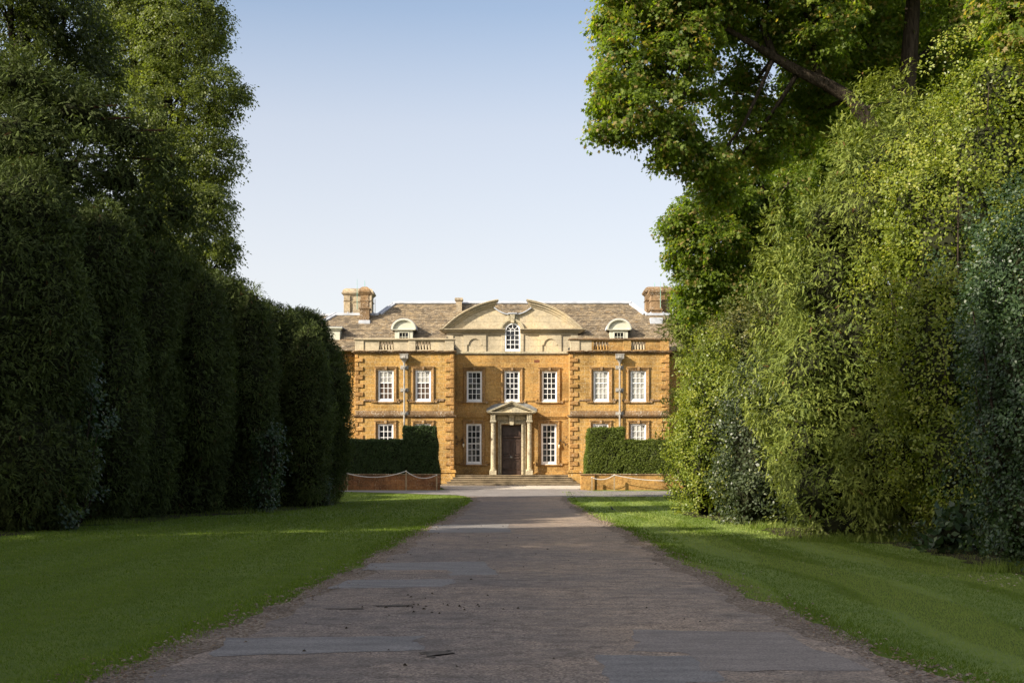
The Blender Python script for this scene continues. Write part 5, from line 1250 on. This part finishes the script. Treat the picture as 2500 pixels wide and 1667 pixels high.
# ------------------------------------------------------------------ clipped hedges behind the low walls
def clipped(xa, xm, xe, y0, y1, ztop_block, ztop_low, inner_flare, mat, label, side):
    """stepped hedge: tall block at the drive end, low run beyond; side = +1 block on the +x end"""
    ox, oy = (xa+xe)/2, (y0+y1)/2; g = float(gz(oy)); root = empty('clipped_hedge', (ox, oy, g)); tag(root, label, 'hedge')
    cl = Cloud(); zb = g+.2
    def face(n_, fn, nrm):
        u, v = rng.random(n_), rng.random(n_); P = fn(u, v); N = np.repeat(np.array([nrm], float), n_, 0); return P, N
    def block(x0, x1, zt, f0, f1, dens=150):
        # x0/x1 at the foot splay out by f0/f1
        quads = []
        def fr(u, v): return np.stack([(x0-f0*(1-v))*(1-u)+(x1+f1*(1-v))*u, y0-.10*(1-v)+0*u, zb+(zt-zb)*v], 1)
        def bk(u, v): q_ = fr(u, v); q_[:,1] = y1; return q_
        def tp(u, v): return np.stack([x0+(x1-x0)*u, y0+(y1-y0)*v, zt+0*u], 1)
        def lf(u, v): return np.stack([x0-f0*(1-v), y0+(y1-y0)*u, zb+(zt-zb)*v], 1)
        def rt(u, v): return np.stack([x1+f1*(1-v), y0+(y1-y0)*u, zb+(zt-zb)*v], 1)
        W_, H_, D_ = x1-x0, zt-zb, y1-y0
        for fn, nr, A_ in ((fr,(0,-1,.1),W_*H_),(tp,(0,0,1),W_*D_),(lf,(-1,0,.1),D_*H_),(rt,(1,0,.1),D_*H_),(bk,(0,1,0),W_*H_*.3)):
            P, N = face(int(A_*dens*4.0), fn, nr)
            bias = rng.normal(0,.035,(len(P),1)) + .03*np.sin(P[:,0:1]*5+P[:,2:3]*4)
            gap = (np.sin(P[:,0]*2.3+P[:,2]*1.1)+np.sin(P[:,0]*5.1-P[:,2]*3.3)+rng.normal(0,.7,len(P))) > -1.75
            P, N, bias = P[gap], N[gap], bias[gap]
            ax = N*.35+np.array([0,0,.25])+rng.normal(0,.7,P.shape); nr_ = N*1.0+np.array([0,0,.35])+rng.normal(0,.4,P.shape)
            cl.add(T_YEWL, P+N*bias-unit(ax)*.06, ax, nr_, rng.uniform(.10,.19,len(P)), np.clip(.45+rng.normal(0,.22,len(P)),0,1))
        e = .07; V = np.array([(x0-f0+e,y0+e,zb),(x1+f1-e,y0+e,zb),(x1+f1-e,y1-e,zb),(x0-f0+e,y1-e,zb),(x0+e,y0+e,zt-e),(x1-e,y0+e,zt-e),(x1-e,y1-e,zt-e),(x0+e,y1-e,zt-e)], float)
        cl.solid(V, [(0,1,5,4),(1,2,6,5),(2,3,7,6),(3,0,4,7),(4,5,6,7)], .08)
    if side > 0: block(xa, xm, ztop_low, .0, .0); block(xm, xe, ztop_block, .0, inner_flare)
    else: block(xa, xm, ztop_block, inner_flare, .0); block(xm, xe, ztop_low, 0, 0)
    cl.build('crown', M[mat], root, (ox, oy, g))
CY = 83.4
clipped(-20, gx(985,CY), gx(1061,CY), CY, CY+1.9, gzz_(1041,CY), gzz_(1074,CY), .26, 'clipped_shade', 'shaded clipped yew hedge with a tall square end, behind the dark red wall', 1)
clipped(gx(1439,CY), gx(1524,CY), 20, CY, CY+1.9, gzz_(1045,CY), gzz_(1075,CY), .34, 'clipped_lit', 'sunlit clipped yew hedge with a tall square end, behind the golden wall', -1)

# ------------------------------------------------------------------ grass blades
def grass():
    cl = Cloud()
    def zone(xl_, xr_, ya, yb, dens, w, h, tone_shift=0.0):
        A_ = (yb-ya)*(xr_-xl_); n_ = int(A_*dens); x = rng.uniform(xl_, xr_, n_); y = rng.uniform(ya, yb, n_)
        a = np.array(ROAD_L); b = np.array(ROAD_R); L_ = np.interp(y,a[:,0],a[:,1]); R_ = np.interp(y,b[:,0],b[:,1])
        jit = rng.exponential(.05,n_)*np.where(rng.random(n_)<.5,1,.2) + .04*np.sin(y*3.1)+.05*np.sin(y*1.2)
        k = ((x < L_-.04+jit) | (x > R_+.06-jit)) & (np.abs(x) < y*.40+1.5)
        k &= np.where(x < 0, y < np.interp(x, [p[0] for p in FAR_L], [p[1] for p in FAR_L])-.02, True)
        x, y = x[k], y[k]; n_ = len(x); P = np.stack([x, y, gz(y)-.004], 1)
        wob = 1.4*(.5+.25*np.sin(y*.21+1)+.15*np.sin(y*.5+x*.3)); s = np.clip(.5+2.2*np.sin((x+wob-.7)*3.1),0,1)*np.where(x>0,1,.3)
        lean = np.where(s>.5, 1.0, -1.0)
        ax = np.stack([rng.normal(0,.45,n_), rng.normal(0,.4,n_)+.45*lean, np.ones(n_)], 1); nr = rng.normal(0,1,(n_,3))*np.array([1,1,.2])
        edge = np.minimum(np.abs(x-np.interp(y,a[:,0],a[:,1])), np.abs(x-np.interp(y,b[:,0],b[:,1])))
        hh = h*rng.uniform(.6,1.3,n_)*np.where(edge<.5, 1.35, 1.0)
        tone = np.clip(.20+.50*s+rng.normal(0,.10,n_)+tone_shift,0,1); tone[rng.random(n_)<.012] = 1  # stripe light painted into the blade colour as well
        # blade: build with separate width by scaling template
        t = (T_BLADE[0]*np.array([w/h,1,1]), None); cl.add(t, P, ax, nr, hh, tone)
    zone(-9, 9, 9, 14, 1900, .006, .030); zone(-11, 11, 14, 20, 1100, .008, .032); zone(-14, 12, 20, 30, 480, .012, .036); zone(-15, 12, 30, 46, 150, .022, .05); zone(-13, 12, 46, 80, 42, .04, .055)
    # tussocks at the foot of the great yew and the near holly
    for cx_, cy_, rx_, ry_, n_ in ((gx(2080,30.3),30.2,1.6,.45,1500),(gx(2470,21.0),21.1,.7,.3,700),(gx(1890,37.5),37.6,1.2,.4,500),(-9.6,50.5,3.0,.5,600),(-12.2,40,1.5,.6,500)):
        P = np.stack([rng.normal(cx_,rx_*.5,n_), rng.normal(cy_,ry_*.5,n_), np.zeros(n_)], 1); P[:,2] = gz(P[:,1])
        cl.add((T_BLADE[0]*np.array([.06,1,1]),None), P, rng.normal(0,.35,(n_,3))+np.array([0,0,1.]), rng.normal(0,1,(n_,3)), rng.uniform(.12,.26,n_), np.clip(rng.normal(.55,.2,n_),0,1))
    o = cl.build('grass', M['grass_blade'], None, (0,0,0)); tag(o, 'short mown grass blades of the striped lawn', None, None, 'stuff')
grass()
# ------------------------------------------------------------------ daylight
D_ = Vector((1.65, 1.0, -1.07)).normalized()
sd = bpy.data.lights.new('sun', 'SUN'); sun = bpy.data.objects.new('sun', sd); COL.objects.link(sun)
sd.energy = 5.0; sd.angle = math.radians(0.53); sd.color = (1.0, 0.90, 0.74)
sun.rotation_euler = D_.to_track_quat('-Z', 'Y').to_euler(); sun.location = (-30, -20, 40)
w = bpy.data.worlds.new('World'); scene.world = w; w.use_nodes = True; nt = w.node_tree
bg = nt.nodes['Background']; sky = nt.nodes.new('ShaderNodeTexSky'); sky.sky_type = 'NISHITA'; sky.sun_disc = False
sky.sun_elevation = math.asin(-D_.z); sky.sun_rotation = math.atan2(-D_.x, -D_.y)
sky.air_density = 1.0; sky.dust_density = 0.5; sky.ozone_density = 1.0; sky.altitude = 50
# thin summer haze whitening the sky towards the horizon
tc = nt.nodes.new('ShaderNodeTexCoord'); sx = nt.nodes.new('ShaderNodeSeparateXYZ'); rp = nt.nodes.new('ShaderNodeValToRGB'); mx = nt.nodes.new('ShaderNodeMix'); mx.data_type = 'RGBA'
e = rp.color_ramp.elements; e[0].position = 0.0; e[0].color = (.68,)*3+(1,); e[1].position = 0.42; e[1].color = (.12,.12,.12,1)  # faint veil kept overhead, added to lift the shade
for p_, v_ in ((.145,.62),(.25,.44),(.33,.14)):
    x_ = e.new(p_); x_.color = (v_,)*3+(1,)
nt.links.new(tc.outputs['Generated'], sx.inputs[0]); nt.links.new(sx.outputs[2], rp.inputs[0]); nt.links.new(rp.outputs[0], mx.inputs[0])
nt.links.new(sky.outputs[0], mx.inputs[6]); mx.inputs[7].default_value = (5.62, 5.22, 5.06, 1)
# glow added to the unseen sky round the sun, behind the viewer, lifting the shade
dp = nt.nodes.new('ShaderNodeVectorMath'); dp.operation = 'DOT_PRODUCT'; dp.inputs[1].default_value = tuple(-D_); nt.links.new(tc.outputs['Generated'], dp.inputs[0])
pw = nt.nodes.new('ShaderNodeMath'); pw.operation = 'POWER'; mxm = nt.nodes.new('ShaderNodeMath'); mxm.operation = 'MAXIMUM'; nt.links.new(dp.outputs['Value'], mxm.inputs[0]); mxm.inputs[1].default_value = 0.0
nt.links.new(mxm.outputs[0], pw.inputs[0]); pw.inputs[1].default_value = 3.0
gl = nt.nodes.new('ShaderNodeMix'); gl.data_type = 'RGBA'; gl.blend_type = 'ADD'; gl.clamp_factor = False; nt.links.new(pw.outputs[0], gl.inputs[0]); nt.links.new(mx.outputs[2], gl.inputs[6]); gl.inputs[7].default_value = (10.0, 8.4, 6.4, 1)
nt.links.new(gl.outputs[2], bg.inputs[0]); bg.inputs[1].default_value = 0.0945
vs_ = scene.view_settings; vs_.view_transform = 'Standard'; vs_.look = 'None'; vs_.exposure = 0.92; vs_.gamma = 1.0
scene.cycles.max_bounces = 8; scene.cycles.diffuse_bounces = 3; scene.cycles.glossy_bounces = 2; scene.cycles.transmission_bounces = 4; scene.cycles.transparent_max_bounces = 4
